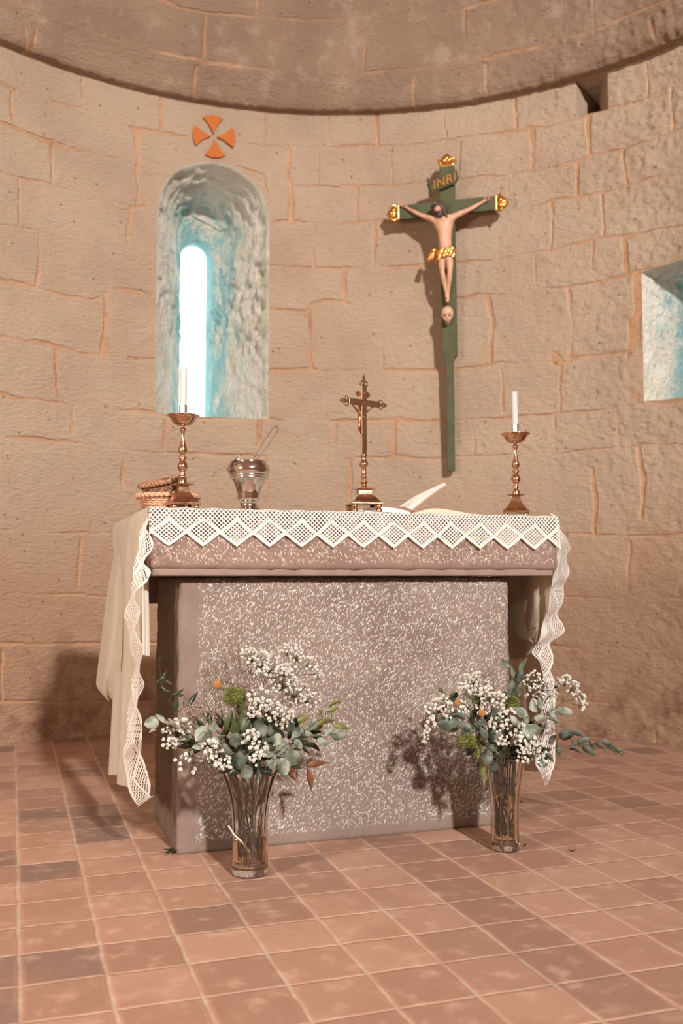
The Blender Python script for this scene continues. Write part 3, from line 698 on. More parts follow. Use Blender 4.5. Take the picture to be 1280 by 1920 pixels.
# lace border running down the front edge of the left hanging, turning over itself
def lace_strip(name, LR, parent, periods, w0=0.0, w1=.112, nu=14, amp=.003, flip=False):
    rows = [[L_, tuple((np.array(L_)*.5+np.array(R_)*.5)), R_] for L_, R_ in LR]
    def uvf(a, b, su, sv): return (b*periods, su*1.1+.010)
    return patch(name, rows, M_lace, parent, uvf, nu, fold=lambda a, b: (amp*math.sin(b*60+a*3), -amp*math.cos(b*47), 0))
LR = [(PY(277,958,2.86), PY(287,956,2.838)), (PY(268,985,2.87), PY(286,990,2.835)), (PY(260,1012,2.87), PY(288,1022,2.825)), (PY(256,1045,2.86), PY(281,1048,2.83)),
      (PY(248,1075,2.86), PY(287,1068,2.825)), (PY(247,1098,2.86), PY(272,1096,2.83)), (PY(243,1120,2.88), PY(258,1118,2.83)), (PY(234,1150,2.90), PY(261,1148,2.83)),
      (PY(238,1180,2.90), PY(263,1180,2.83)), (PY(246,1220,2.90), PY(265,1216,2.83)), (PY(251,1250,2.90), PY(268,1250,2.83)), (PY(247,1280,2.90), PY(269,1283,2.83)),
      (PY(243,1310,2.90), PY(265,1310,2.83)), (PY(240,1345,2.90), PY(266,1345,2.83)), (PY(236,1385,2.90), PY(270,1385,2.82)), (PY(232,1425,2.90), PY(277,1432,2.82)),
      (PY(238,1465,2.90), PY(283,1470,2.81)), (PY(252,1503,2.88), PY(289,1487,2.80)), (PY(259,1514,2.86), PY(288,1494,2.80))]
lace_strip('left_lace', LR, cloth, 8.0)
# narrow lace hem showing along the foot of the left panel
# right end: linen seen from its inner side
XR = 1.766
rows = [[(XR, 3.76, 1.0245), (XR, 3.45, 1.0245), (XR, 3.15, 1.0245), (XR, 2.85, 1.0245)],
        [(XR+.004, 3.74, .95), (XR+.004, 3.45, .95), (XR+.002, 3.15, .95), (XR-.002, 2.90, .95)],
        [P(930,1100,1.78), P(965,1100,1.775), P(1000,1100,1.765), P(1032,1098,1.75)],
        [P(930,1200,1.80), P(955,1200,1.79), P(985,1200,1.775), P(1012,1195,1.76)],
        [P(935,1300,1.82), P(965,1300,1.80), P(1000,1300,1.785), P(1033,1290,1.77)],
        [P(940,1380,1.84), P(970,1385,1.82), P(1000,1390,1.80), P(1030,1385,1.78)],
        [P(948,1432,1.85), P(975,1440,1.83), P(995,1446,1.81), P(1012,1448,1.79)]]
patch('right_linen', rows, M_linen, cloth, nu=40, fold=lambda a, b: (.012*min(1,b*3)*math.sin(a*14+b*3), 0, 0))
LR = [(PY(1030,962,2.87), PY(1040,966,2.86)), (PY(1040,985,2.838), PY(1053,988,2.88)), (PY(1044,1010,2.836), PY(1064,1014,2.90)), (PY(1045,1033,2.836), PY(1070,1030,2.92)),
      (PY(1045,1048,2.84), PY(1064,1046,2.92)), (PY(1041,1068,2.85), PY(1066,1066,2.92)), (PY(1036,1085,2.86), PY(1069,1086,2.92)), (PY(1032,1106,2.87), PY(1056,1102,2.92)),
      (PY(1028,1135,2.88), PY(1055,1138,2.93)), (PY(1021,1162,2.89), PY(1051,1160,2.93)), (PY(1012,1190,2.90), PY(1057,1187,2.94)), (PY(1003,1212,2.91), PY(1038,1210,2.93)),
      (PY(999,1228,2.91), PY(1037,1240,2.93)), (PY(1012,1245,2.91), PY(1040,1262,2.93)), (PY(1020,1275,2.92), PY(1041,1284,2.93)), (PY(1017,1320,2.93), PY(1045,1322,2.95)),
      (PY(1008,1370,2.94), PY(1044,1372,2.97)), (PY(1004,1425,2.95), PY(1041,1430,2.98)), (PY(1010,1445,2.95), PY(1040,1452,2.98)), (PY(1021,1472,2.95), PY(1025,1473,2.97))]
lace_strip('right_lace', LR, cloth, 8.0)

# second linen beneath the lace cloth, showing at both ends
under = thing('linen_undercloth', 'plain cream linen cloth under the lace one, longer corners drooping at each end', 'altar cloth')
rows = [[(.378, 3.74, 1.0205), (.378, 3.62, 1.0205), (.378, 3.50, 1.0205)],
        [PY(214,1040,3.66), PY(222,1040,3.58), PY(232,1040,3.48)],
        [PY(203,1100,3.66), PY(214,1100,3.56), PY(232,1100,3.46)],
        [PY(196,1155,3.66), PY(212,1155,3.54), PY(230,1155,3.44)],
        [PY(189,1215,3.66), PY(206,1220,3.52), PY(228,1220,3.42)],
        [PY(182,1270,3.66), PY(200,1262,3.52), PY(226,1240,3.42)],
        [PY(183,1290,3.62), PY(200,1296,3.54), PY(224,1285,3.46)],
        [PY(200,1312,3.58), PY(206,1314,3.56), PY(216,1306,3.5)]]
patch('left_corner', rows, M_linen, under, nu=24, fold=lambda a, b: (0, .02*min(1,b*3)*math.sin(a*9+b*2), 0))
rows = [[PY(266,1076,2.95), PY(280,1076,2.95)], [PY(265,1110,2.95), PY(279,1110,2.95)], [PY(266,1160,2.95), PY(280,1160,2.95)], [PY(267,1228,2.95), PY(281,1230,2.95)]]
rows = [[r[0], tuple(np.array(r[0])*.5+np.array(r[1])*.5), r[1]] for r in rows]
patch('left_fold', rows, M_linen, under, nu=8, fold=lambda a, b: (0, .004*math.sin(a*8), 0))
rows = [[P(925,1078,1.745), P(950,1078,1.742), P(968,1078,1.735), P(1010,1078,1.73)],
        [P(925,1130,1.74), P(948,1130,1.738), P(974,1130,1.735), P(1012,1130,1.735)],
        [P(925,1190,1.74), P(948,1190,1.738), P(975,1190,1.735), P(1008,1185,1.74)],
        [P(925,1232,1.74), P(948,1235,1.738), P(976,1234,1.735), P(998,1224,1.745)]]
patch('right_drape', rows, M_linen, under, nu=24, fold=lambda a, b: (.008*math.sin(a*12+b), 0, 0))
rows = [[P(958,1113,1.70), P(966,1112,1.70), P(972,1116,1.70)], [P(956,1140,1.70), P(970,1140,1.70), P(981,1142,1.70)], [P(957,1170,1.70), P(972,1170,1.70), P(986,1172,1.70)],
        [P(964,1184,1.70), P(976,1188,1.70), P(992,1192,1.70)], [P(978,1197,1.70), P(988,1201,1.70), P(1000,1205,1.70)]]
patch('right_corner', rows, M_linen, under, nu=12)
# ------------------------------------------------------------ things on the altar
ZC0 = 1.0262                                        # upper face of the cloth
def sq_loft(mb, prof, M=None, n=6):
    """square section following (half width, z)"""
    V = []; F = []
    for h, z in prof:
        for sx, sy in ((-1,-1),(1,-1),(1,1),(-1,1)):
            nx, ny = {(-1,-1):(1,0),(1,-1):(0,1),(1,1):(-1,0),(-1,1):(0,-1)}[(sx,sy)]
            for k in range(n): p = Vector((sx*h+nx*2*h*k/n, sy*h+ny*2*h*k/n, z)); V.append(M @ p if M else p)
    m = 4*n
    for i in range(len(prof)-1):
        for k in range(m): F.append((i*m+k, i*m+(k+1) % m, (i+1)*m+(k+1) % m, (i+1)*m+k))
    F.append(tuple(range(m-1, -1, -1))); F.append(tuple(range((len(prof)-1)*m, len(prof)*m)))
    mb.add(V, F)
def fine_prof(p, k=4):
    out = []
    for i in range(len(p)-1):
        p0, p1, p2, p3 = p[max(i-1, 0)], p[i], p[i+1], p[min(i+2, len(p)-1)]
        for q in range(k):
            f = q/k; out.append(tuple(.5*((2*p1[j])+(-p0[j]+p2[j])*f+(2*p0[j]-5*p1[j]+4*p2[j]-p3[j])*f*f+(-p0[j]+3*p1[j]-3*p2[j]+p3[j])*f**3) for j in (0, 1)))
    out.append(p[-1]); return [(max(r, .0004), z) for r, z in out]
def candlestick(label, candle_label, x, y, rz, lean, grp):
    t = thing('candlestick', label, 'candlestick', (x, y, ZC0), rz, grp)
    mb = MB(); sq_loft(mb, [(.0445,.0125),(.046,.015),(.046,.019),(.0435,.022),(.041,.0235),(.0335,.030),(.026,.040),(.0195,.052),(.0155,.066),(.0150,.074)])
    mb.build('base', M_brass, t, bevel=.0012)
    mb = MB(); sq_loft(mb, [(.0265,.0742),(.029,.0752),(.029,.0775),(.0265,.0785)]); mb.build('base_plate', M_brass, t)
    for sx in (-1, 1):
        for sy in (-1, 1):
            mb = MB(); mb.lathe(fine_prof([(.002,0),(.0062,.0015),(.0078,.0065),(.0062,.0108),(.0040,.0125),(.0058,.0138),(.0058,.0150)], 3), 16, Matrix.Translation((sx*.035, sy*.035, 0)))
            mb.build('foot', M_brass, t, smooth=True)
    mb = MB()
    mb.lathe(fine_prof([(.0135,.078),(.0145,.0815),(.0135,.0865),(.0115,.0925),(.0075,.1),(.0098,.1065),(.0078,.1115),(.0082,.1155),(.0140,.124),(.0165,.134),(.0115,.146),(.0060,.1515),(.0120,.156),(.0122,.160),(.0060,.164),(.0080,.169),(.0125,.176),(.0137,.186),(.0092,.200),(.0055,.216),(.0048,.230),(.0058,.237),(.0106,.2435),(.0085,.249),(.0050,.254),(.0070,.2585)], 5), 32)
    mb.build('stem', M_brass, t, smooth=True)
    mb = MB(); mb.lathe([(.001,.2575),(.012,.2582),(.024,.2612),(.031,.266),(.036,.2735),(.0405,.2815),(.0450,.286),(.0505,.2882),(.0515,.2895),(.0505,.2908),(.0445,.2892),(.039,.2850),(.034,.277),(.029,.270),(.022,.2658),(.010,.2635),(.001,.263)], 48)
    mb.build('drip_pan', M_brass, t, smooth=True)
    mb = MB(); mb.lathe([(.0118,.2640),(.0122,.2645),(.0126,.3200),(.0130,.3205),(.0130,.3215),(.0112,.3215)], 28); mb.build('candle_socket', M_steel, t, smooth=False)
    c = thing('candle', candle_label, 'candle', (x, y, ZC0+.3222), 0, 'candles in the brass candlesticks')
    c.rotation_euler = lean
    mb = MB(); mb.lathe([(.0106,0),(.0110,.001),(.0112,.05),(.0111,.108),(.0108,.1145),(.0096,.1165),(.006,.1155),(.001,.1148)], 8 if False else 20)
    mb.build('wax', M_wax, c, smooth=False, bevel=.0006)
    mb = MB(); mb.tube([(0,0,.114),(.0004,0,.118),(.0012,.0003,.1212)], .0008, 6); mb.build('wick', M_wick, c)
    return t
pL = atY(343, 800, 2.935); pR = atY(966, 850, 2.945)
candlestick('brass candlestick in front of the wicker baskets, with a tall white candle', 'white candle on the left candlestick, rising in front of the bright window', pL.x, pL.y, math.radians(8), (0, .0, 0), 'brass candlesticks')
candlestick('brass candlestick at the bare right end of the altar, past the open book', 'white candle with black wick on the right candlestick, against the stone wall', pR.x, pR.y, math.radians(-30), (0, -.02, 0), 'brass candlesticks')

# crucified figure: one skinned body, used for the large and the small crucifix
def skinned(name, nodes, edges, mat, parent, sub=2):
    me = bpy.data.meshes.new(name); me.from_pydata([n[0] for n in nodes], edges, []); me.materials.append(mat)
    o = bpy.data.objects.new(name, me); COL.objects.link(o); o.parent = parent
    m = o.modifiers.new('skin', 'SKIN'); m.use_smooth_shade = True; m.branch_smoothing = .3
    for i, n in enumerate(nodes):
        r = n[1] if hasattr(n[1], '__len__') else (n[1], n[1]); d = me.skin_vertices[0].data[i]; d.radius = r
    me.skin_vertices[0].data[0].use_root = True
    s = o.modifiers.new('sub', 'SUBSURF'); s.levels = sub; s.render_levels = sub
    return o
def figure(J, s, mat, parent, fingers=True):
    """J: joint name -> (x,y,z); s: overall scale of the radii"""
    N = []; E = []; idx = {}
    def add(k, r, par=None, p=None):
        idx[k] = len(N); N.append((tuple(p if p is not None else J[k]), tuple(q*s for q in r) if hasattr(r, '__len__') else r*s))
        if par: E.append((idx[par], idx[k]))
    L = lambda a, b, t: tuple(np.array(J[a])*(1-t)+np.array(J[b])*t)
    add('pelvis', (.046, .030)); add('waist', (.040, .027), 'pelvis'); add('ribs', (.050, .032), 'waist'); add('chest', (.052, .033), 'ribs')
    add('neck', .0165, 'chest'); add('headbase', .017, 'neck')
    for sd in 'lr':
        add('sh'+sd, .021, 'chest'); add('ua'+sd, .0175, 'sh'+sd, L('sh'+sd, 'el'+sd, .45)); add('el'+sd, .0125, 'ua'+sd)
        add('fa'+sd, .0125, 'el'+sd, L('el'+sd, 'wr'+sd, .35)); add('wr'+sd, .0075, 'fa'+sd); add('pa'+sd, (.0105, .006), 'wr'+sd)
        add('hip'+sd, .024, 'pelvis'); add('th'+sd, .0225, 'hip'+sd, L('hip'+sd, 'kn'+sd, .45)); add('kn'+sd, .0145, 'th'+sd)
        add('ca'+sd, .0165, 'kn'+sd, L('kn'+sd, 'an'+sd, .35)); add('an'+sd, .0088, 'ca'+sd); add('ft'+sd, (.011, .009), 'an'+sd); add('to'+sd, (.010, .006), 'ft'+sd)
    o = skinned('body', N, E, mat, parent)
    if fingers:
        for sd in 'lr':                              # four unequal curled fingers and a thumb on each palm
            p = np.array(J['pa'+sd]); w = np.array(J['wr'+sd]); d = p-w; d /= np.linalg.norm(d)+1e-9
            side = np.cross(d, (0, 1, 0)); side /= np.linalg.norm(side)
            mb = MB()
            for k, (off, ln) in enumerate(((-.0075, .020), (-.0025, .024), (.0025, .022), (.0072, .017))):
                a = p+side*off*s
                mb.tube([a-d*.004*s, a+d*ln*.45*s+np.array((0,-.002,0))*s, a+d*ln*.8*s+np.array((0,-.008,0))*s, a+d*ln*.85*s+np.array((0,-.014,0))*s], [.0035*s, .0033*s, .003*s, .0022*s], 6)
            a = w+(p-w)*.5
            mb.tube([a, a-side*.012*s*(1 if sd == 'l' else -1)+np.array((0,-.005,0))*s, a-side*.014*s*(1 if sd == 'l' else -1)+d*.012*s+np.array((0,-.009,0))*s], [.004*s, .0035*s, .0022*s], 6)
            mb.build('fingers', mat, o, smooth=True)
    return o
def head_mesh(parent, mat, M, s, name='head'):
    """skull with brow, eye sockets, nose, cheeks, mouth; face towards -y"""
    nu, nv = 40, 30; V = []; F = []
    g = lambda x, z, cx, cz, sx, sz: math.exp(-((x-cx)/sx)**2-((z-cz)/sz)**2)
    for j in range(nv+1):
        t = PI*j/nv
        for k in range(nu):
            a = 2*PI*k/nu; x = math.sin(t)*math.cos(a); y = math.sin(t)*math.sin(a); z = math.cos(t)
            w = .76 if z > -.1 else .76-.30*(-z-.1); X = x*w; Y = y*(.90-.10*max(0, -z)); Z = z*1.06
            if y < 0:
                Y -= .20*g(X, Z, 0, -.12, .10, .20) + .05*g(X, Z, 0, .10, .10, .2)         # nose
                Y += .13*g(X, Z, -.27, .08, .15, .10)+.13*g(X, Z, .27, .08, .15, .10)       # sockets
                Y -= .06*g(X, Z, -.27, .07, .09, .05)+.06*g(X, Z, .27, .07, .09, .05)       # lids
                Y -= .06*g(X, Z, 0, .28, .45, .09)                                            # brow
                Y -= .07*g(X, Z, 0, -.48, .17, .05)+.06*g(X, Z, 0, -.60, .14, .05) - .04*g(X, Z, 0, -.54, .2, .025)
                Y -= .12*g(X, Z, 0, -.85, .25, .16)
            V.append(M @ (Vector((X, Y, Z))*s))
    for j in range(nv):
        for k in range(nu): a, b = j*nu+k, j*nu+(k+1) % nu; F.append((a, a+nu, b+nu, b))
    return obj(name, V, F, mat, parent, smooth=True)

# --- large wall crucifix
TH = math.radians(15.3)
un = FW*math.cos(TH)+RT*math.sin(TH); tgn = -FW*math.sin(TH)+RT*math.cos(TH)
RC = RW-.055
org = Vector((CX+un[0]*RC, CY+un[1]*RC, 1.404))
wc = thing('wall_crucifix', 'green painted wooden crucifix with carved figure hanging on the apse wall', 'crucifix', org, math.atan2(tgn[1], tgn[0]))
wc.rotation_euler = (math.radians(2.6), 0, wc.rotation_euler.z)
nrm = Vector((un[0], un[1], 0)); tgv = Vector((tgn[0], tgn[1], 0))
def LC(u, v, y=0.0):                                # photograph point on the plane y (local) of the crucifix
    P0 = org + nrm*y*1.0; d = ray(u, v); t = (P0-Vector((0,0,EYE))).dot(nrm)/d.dot(nrm); p = Vector((0,0,EYE))+d*t-P0
    return (p.dot(tgv), y, p.z)
u0 = LC(843, 883)[0]
def L2(u, v): a = LC(u, v, -.02); return a[0], a[2]
mb = MB()
xl, zt = L2(827, 322); xr = L2(854.5, 322)[0]; zs = L2(840, 668)[1]; zs2 = L2(840, 678)[1]; zb = L2(844, 883)[1]
xs0, xs1 = L2(837, 700)[0], L2(851, 700)[0]; xb0, xb1 = L2(839.5, 880)[0], L2(852.5, 880)[0]
hw = (xr-xl)/2; xc = (xl+xr)/2; sw = (xb1-xb0)/2
poly = [(xc-hw, zt), (xc-hw, zs), (xc-hw*.72, zs-.012), (xc-sw, zs2-.006), (xc-sw, zb), (xc+sw, zb), (xc+sw, zs2-.006), (xc+hw*.72, zs-.012), (xc+hw, zs), (xc+hw, zt)]
mb.prism(poly, -.020, .016); mb.build('upright', M_green, wc, bevel=.003)
mb = MB()
a0, a1 = L2(752, 391), L2(752, 418); b0, b1 = L2(930, 376), L2(930, 403)
zc_ = (a0[1]+a1[1]+b0[1]+b1[1])/4; hh = .039
mb.box(a0[0], b0[0], -.0245, .012, zc_-hh, zc_+hh); mb.build('crossbeam', M_green, wc, bevel=.003)
def finial(c, ang):
    M = Matrix.Translation(c) @ Matrix.Rotation(ang, 4, 'Y')
    mb = MB(); mb.box(-.040, .040, -.021, .019, -.002, .011, M); f = mb.build('finial', M_gold, wc, bevel=.003)
    mb = MB(); S_ = Matrix.Diagonal((1, .62, 1, 1))
    mb.lathe(fine_prof([(.012,.010),(.022,.016),(.033,.026),(.036,.038),(.029,.052),(.017,.064),(.004,.073)], 4), 40, M @ S_, rmod=lambda r, z, a: r*(1+.13*abs(math.sin(2.5*a))-.10))
    for k in (-1, 1):                                # curled side leaves
        mb.tube([M @ Vector((k*.020, -.004, .012)), M @ Vector((k*.036, -.010, .018)), M @ Vector((k*.043, -.016, .030)), M @ Vector((k*.036, -.022, .038)), M @ Vector((k*.030, -.022, .031))], [.008, .011, .009, .007, .004], 10)
    for k in range(3):
        mb.ball(M @ Vector(((k-1)*.014, -.020, .030+.012*(k == 1))), .009, 10, 7, (1, .7, 1.4))
    mb.build('carved_bud', M_gold, f, smooth=True)
finial((xc, -.002, zt), 0); finial((a0[0], -.006, zc_), -PI/2); finial((b0[0], -.006, zc_), PI/2)
# ribbon with the four letters
rc = L2(835, 353); ra = math.radians(-17)
MR = Matrix.Translation((rc[0], -.034, rc[1])) @ Matrix.Rotation(ra, 4, 'Y')
V = []; F = []; n = 36
for i in range(n+1):
    x = -.086+.176*i/n; yy = -.008*math.sin(i/n*PI*1.0)+(.012 if (i < 3 or i > n-4) else 0)
    top = .033 + (.010*(i-(n-6))/6 if i > n-6 else 0); bot = -.033 + (-.012*(6-i)/6 if i < 6 else 0) + (.030*(i-(n-5))/5 if i > n-5 else 0)
    V += [MR @ Vector((x, yy, bot)), MR @ Vector((x, yy, top))]
for i in range(n): F.append((2*i, 2*i+2, 2*i+3, 2*i+1))
rb = obj('ribbon', V, F, M_green, wc, smooth=True); m = rb.modifiers.new('t', 'SOLIDIFY'); m.thickness = .005; m.offset = 0
def letters(txt, size, M, mat, parent, name='lettering', shear=.25, depth=.0015):
    c = bpy.data.curves.new('txt', 'FONT'); c.body = txt; c.size = size; c.extrude = depth; c.align_x = 'CENTER'; c.align_y = 'CENTER'; c.shear = shear; c.offset = size*.025; c.space_character = 1.08
    o = bpy.data.objects.new('txt', c); COL.objects.link(o); bpy.context.view_layer.update()
    me = bpy.data.meshes.new_from_object(o.evaluated_get(bpy.context.evaluated_depsgraph_get())); bpy.data.objects.remove(o); bpy.data.curves.remove(c)
    me.materials.clear(); me.materials.append(mat); me.transform(M); r = bpy.data.objects.new(name, me); COL.objects.link(r); r.parent = parent; return r
letters('INRI', .066, MR @ Matrix.Translation((.006, -.0135, 0)) @ Matrix.Rotation(PI/2, 4, 'X'), M_gold, rb)
# the figure
def J3(u, v, y): return LC(u, v, y)
J = {'pelvis': J3(837, 484, -.058), 'waist': J3(837.5, 462, -.062), 'ribs': J3(836.5, 440, -.066), 'chest': J3(835, 423, -.062), 'neck': J3(831, 409, -.064), 'headbase': J3(828, 401, -.072),
     'shl': J3(819, 419, -.056), 'ell': J3(792, 410, -.046), 'wrl': J3(769, 398, -.036), 'pal': J3(762, 394, -.032),
     'shr': J3(852, 413, -.056), 'elr': J3(884, 399, -.046), 'wrr': J3(908, 386, -.036), 'par': J3(915, 382.5, -.032),
     'hipl': J3(830, 490, -.060), 'knl': J3(831.5, 513, -.085), 'anl': J3(839, 553, -.052), 'ftl': J3(839.5, 563, -.052), 'tol': J3(840, 570, -.060),
     'hipr': J3(846, 490, -.060), 'knr': J3(845.5, 512, -.083), 'anr': J3(842, 552, -.048), 'ftr': J3(842, 562, -.046), 'tor': J3(842, 569, -.054)}
body = figure(J, .98, M_skin, wc)
hc = J3(825.5, 397, -.084)
MH = Matrix.Translation(hc) @ Matrix.Rotation(math.radians(-14), 4, 'Y') @ Matrix.Rotation(math.radians(-24), 4, 'Z') @ Matrix.Rotation(math.radians(18), 4, 'X')
head_mesh(body, M_skin, MH, .033)
mb = MB()
for k in range(34):                                  # wavy locks over the back and sides of the head, falling on the shoulders
    a = math.radians(-25+230*k/33); r = .030
    p0 = MH @ Vector((.010*math.cos(a), .004+.012*math.sin(a), .034)); p1 = MH @ Vector((r*math.cos(a), .006+r*.95*math.sin(a), .014)); p2 = MH @ Vector((r*1.0*math.cos(a+.1), .010+r*.95*math.sin(a), -.014)); p3 = MH @ Vector((r*.98*math.cos(a), .012+r*math.sin(a), -.042-.014*math.sin(k*2.1)))
    mb.tube([p0, p1, p2, p3], [.005, .0075, .0065, .003], 7)
for k in (0, 1):                                     # locks in front of the ears
    sx = -1 if k else 1
    mb.tube([MH @ Vector((sx*.012, -.014, .034)), MH @ Vector((sx*.026, -.016, .016)), MH @ Vector((sx*.028, -.010, -.012)), MH @ Vector((sx*.027, -.008, -.046)), MH @ Vector((sx*.033, -.012, -.066))], [.005, .007, .006, .006, .003], 8)
mb.build('hair', M_hair, body, smooth=True)
mb = MB()
for k in range(15):
    a = math.radians(-90-76+152*k/14); p0 = MH @ Vector((.0225*math.cos(a), .027*math.sin(a), -.016)); p1 = MH @ Vector((.016*math.cos(a), .026*math.sin(a)-.003, -.034)); p2 = MH @ Vector((.006*math.cos(a), .018*math.sin(a)-.008, -.052))
    mb.tube([p0, p1, p2], [.0035, .0055, .0025], 6)
mb.tube([MH @ Vector((-.010, -.033, -.0165)), MH @ Vector((0, -.036, -.0145)), MH @ Vector((.010, -.033, -.0165))], .0022, 6)
mb.build('beard', M_hair, body, smooth=True)
mb = MB(); rr = random.Random(3)
for q in range(3):
    pts = [MH @ Vector((.030*math.cos(2*PI*k/24), .034*math.sin(2*PI*k/24), .018+.004*math.sin(k*1.3+q*2.1)+.003*q)) for k in range(24)]
    mb.tube(pts, .0028, 6, closed=True)
for k in range(22):
    a = 2*PI*k/22; mb.tube([MH @ Vector((.030*math.cos(a), .034*math.sin(a), .021)), MH @ Vector((.041*math.cos(a+.2), .045*math.sin(a+.2), .021+rr.uniform(-.01, .014)))], [.0018, .0003], 5)
mb.build('thorn_crown', M_hair, body, smooth=True)
# gilded loincloth with knot
pc = J3(838, 482, -.060); V = []; F = []; n, m = 64, 14
for j in range(m+1):
    for k in range(n):
        a = 2*PI*k/n; t = j/m; w = .050+.003*t; fr = .0035*math.sin(a*9+t*5)+.002*math.sin(a*17-t*9)
        V.append((pc[0]+(w+fr)*math.cos(a), pc[1]+(.037+fr)*math.sin(a), pc[2]+.030-.058*t-.008*math.sin(a*2+1)*t+.006*math.cos(a)))
for j in range(m):
    for k in range(n): F.append((j*n+k, (j+1)*n+k, (j+1)*n+(k+1) % n, j*n+(k+1) % n))
lc = obj('loincloth', V, F, M_gold, body, smooth=True); mm = lc.modifiers.new('t', 'SOLIDIFY'); mm.thickness = .004
mb = MB(); kc = J3(816, 474, -.075)
mb.ball(kc, .015, 14, 10, (1, .8, 1.1))
for k in range(6):
    dx = -.004-.006*(k % 3); mb.tube([kc, (kc[0]+dx*.8, kc[1]-.004+.004*(k % 2), kc[2]-.018), (kc[0]+dx*1.6, kc[1]+.003*(k % 3), kc[2]-.040), (kc[0]+dx*1.9+.003*math.sin(k), kc[1], kc[2]-.062+.006*(k % 2))], [.007, .009, .009, .005], 8)
mb.build('knot', M_gold, lc, smooth=True)
# nails
for q in (J['pal'], J['par'], J['ftl']):
    mb = MB(); mb.tube([(q[0], q[1]+.02, q[2]), (q[0], q[1]-.012, q[2])], .0022, 6); mb.ball((q[0], q[1]-.012, q[2]), .0042, 8, 5, (1, .5, 1)); mb.build('nail', M_hair, wc, smooth=True)

# skull at the foot
sk = J3(840.5, 590, -.052); MS = Matrix.Translation(sk)
nu, nv = 40, 32; V = []; F = []
g = lambda x, z, cx, cz, sx, sz: math.exp(-((x-cx)/sx)**2-((z-cz)/sz)**2)
for j in range(nv+1):
    t = PI*j/nv
    for k in range(nu):
        a = 2*PI*k/nu; x = math.sin(t)*math.cos(a); y = math.sin(t)*math.sin(a); z = math.cos(t)
        w = 1.0 if z > -.2 else 1-.50*(-z-.2)/.8; X = x*w*.034; Y = y*(.034 if z > 0 else .034-.006*-z); Z = z*(.040 if z > 0 else .060)
        if y < 0:
            Y += .018*(g(X, Z, -.0125, -.018, .0072, .0068)+g(X, Z, .0125, -.018, .0072, .0068)) + .011*g(X, Z, 0, -.032, .0042, .0060)
            Y += .004*g(X, Z, 0, -.0465, .018, .0018) - .003*g(X, Z, 0, -.042, .016, .004) + .005*(g(X, Z, -.024, -.040, .006, .01)+g(X, Z, .024, -.040, .006, .01))
        V.append(MS @ Vector((X, Y, Z)))
for j in range(nv):
    for k in range(nu): a, b = j*nu+k, j*nu+(k+1) % nu; F.append((a, a+nu, b+nu, b))
skl = obj('skull', V, F, M_bone, wc, smooth=True)
mb = MB()
for sx in (-1, 1): mb.ball(MS @ Vector((sx*.0125, -.0165, -.018)), .0062, 12, 8, (1, .5, .95))
mb.ball(MS @ Vector((0, -.0245, -.033)), .0035, 8, 6, (.8, .5, 1.3)); mb.box(-.013, .013, -.0275, -.022, -.0475, -.0455, MS)
mb.build('eye_sockets', M_hair, skl, smooth=True)

# --- small brass altar cross, its back to us
pX = atY(682, 900, 2.975)
ac = thing('altar_cross', 'dark brass standing cross with trefoil ends on a footed base, middle of the altar', 'cross', (pX.x, pX.y, ZC0))
base_e = bpy.data.objects.new('pedestal', None)
mb = MB(); Mz = Matrix.Rotation(math.radians(-6), 4, 'Z')
sq_loft(mb, [(.050,.030),(.0525,.0315),(.0525,.035),(.050,.037),(.043,.043),(.035,.052),(.0305,.058),(.0270,.060),(.0250,.064),(.0225,.072),(.0215,.0815)], Mz)
bs = mb.build('base', M_brass, ac, bevel=.001)
mb = MB(); sq_loft(mb, [(.030,.0815),(.034,.083),(.034,.0852),(.030,.0865)], Mz); mb.build('base_plate', M_brass, ac)
for sx in (-1, 1):
    for sy in (-1, 1):
        mb = MB(); c = Mz @ Vector((sx*.041, sy*.041, 0)); mb.lathe(fine_prof([(.003,0),(.0092,.002),(.0105,.009),(.0085,.0165),(.0055,.0195),(.0110,.0215),(.0115,.0265),(.0090,.030)], 3), 18, Matrix.Translation(c))
        mb.build('foot', M_brass, ac, smooth=True)
mb = MB(); mb.lathe(fine_prof([(.0145,.0865),(.0125,.091),(.0075,.098),(.0130,.1045),(.0135,.108),(.0075,.113),(.0098,.118),(.0115,.1235),(.0072,.128),(.0085,.135),(.0078,.148),(.0125,.158),(.0160,.1665),(.0115,.176),(.0082,.184),(.0100,.190),(.0118,.196),(.0105,.2)], 4), 28)
mb.build('stem', M_brass, ac, smooth=True)
Mc = Matrix.Rotation(math.radians(15), 4, 'Z')
mb = MB(); mb.box(-.0102, .0102, -.0028, .0028, .198, .430, Mc); mb.build('upright', M_dkbrass, ac, bevel=.0008)
mb = MB(); mb.box(-.060, .060, -.0030, .0030, .3620, .3825, Mc); mb.build('crossbar', M_dkbrass, ac, bevel=.0008)
def trefoil(cx, cz, ang):
    M = Mc @ Matrix.Translation((cx, 0, cz)) @ Matrix.Rotation(ang, 4, 'Y')
    mb = MB()
    for x, z, r in ((-.0095, .0095, .0068), (.0095, .0095, .0068), (0, .0215, .0066)):
        mb.tube([M @ Vector((x+r*math.cos(2*PI*k/18), 0, z+r*math.sin(2*PI*k/18))) for k in range(18)], .0022, 6, closed=True)
    mb.prism([(-.0022, -.004), (-.0018, .030), (.0018, .030), (.0022, -.004)], -.002, .002, M)
    mb.prism([(-.0060, .0285), (0, .0270), (.0060, .0285), (.0020, .0330), (0, .0400), (-.0020, .0330)], -.0022, .0022, M)
    mb.prism([(-.011, -.003), (-.006, .002), (.006, .002), (.011, -.003)], -.0022, .0022, M)
    mb.build('trefoil', M_dkbrass, ac)
trefoil(0, .428, 0); trefoil(-.060, .3722, -PI/2); trefoil(.060, .3722, PI/2)
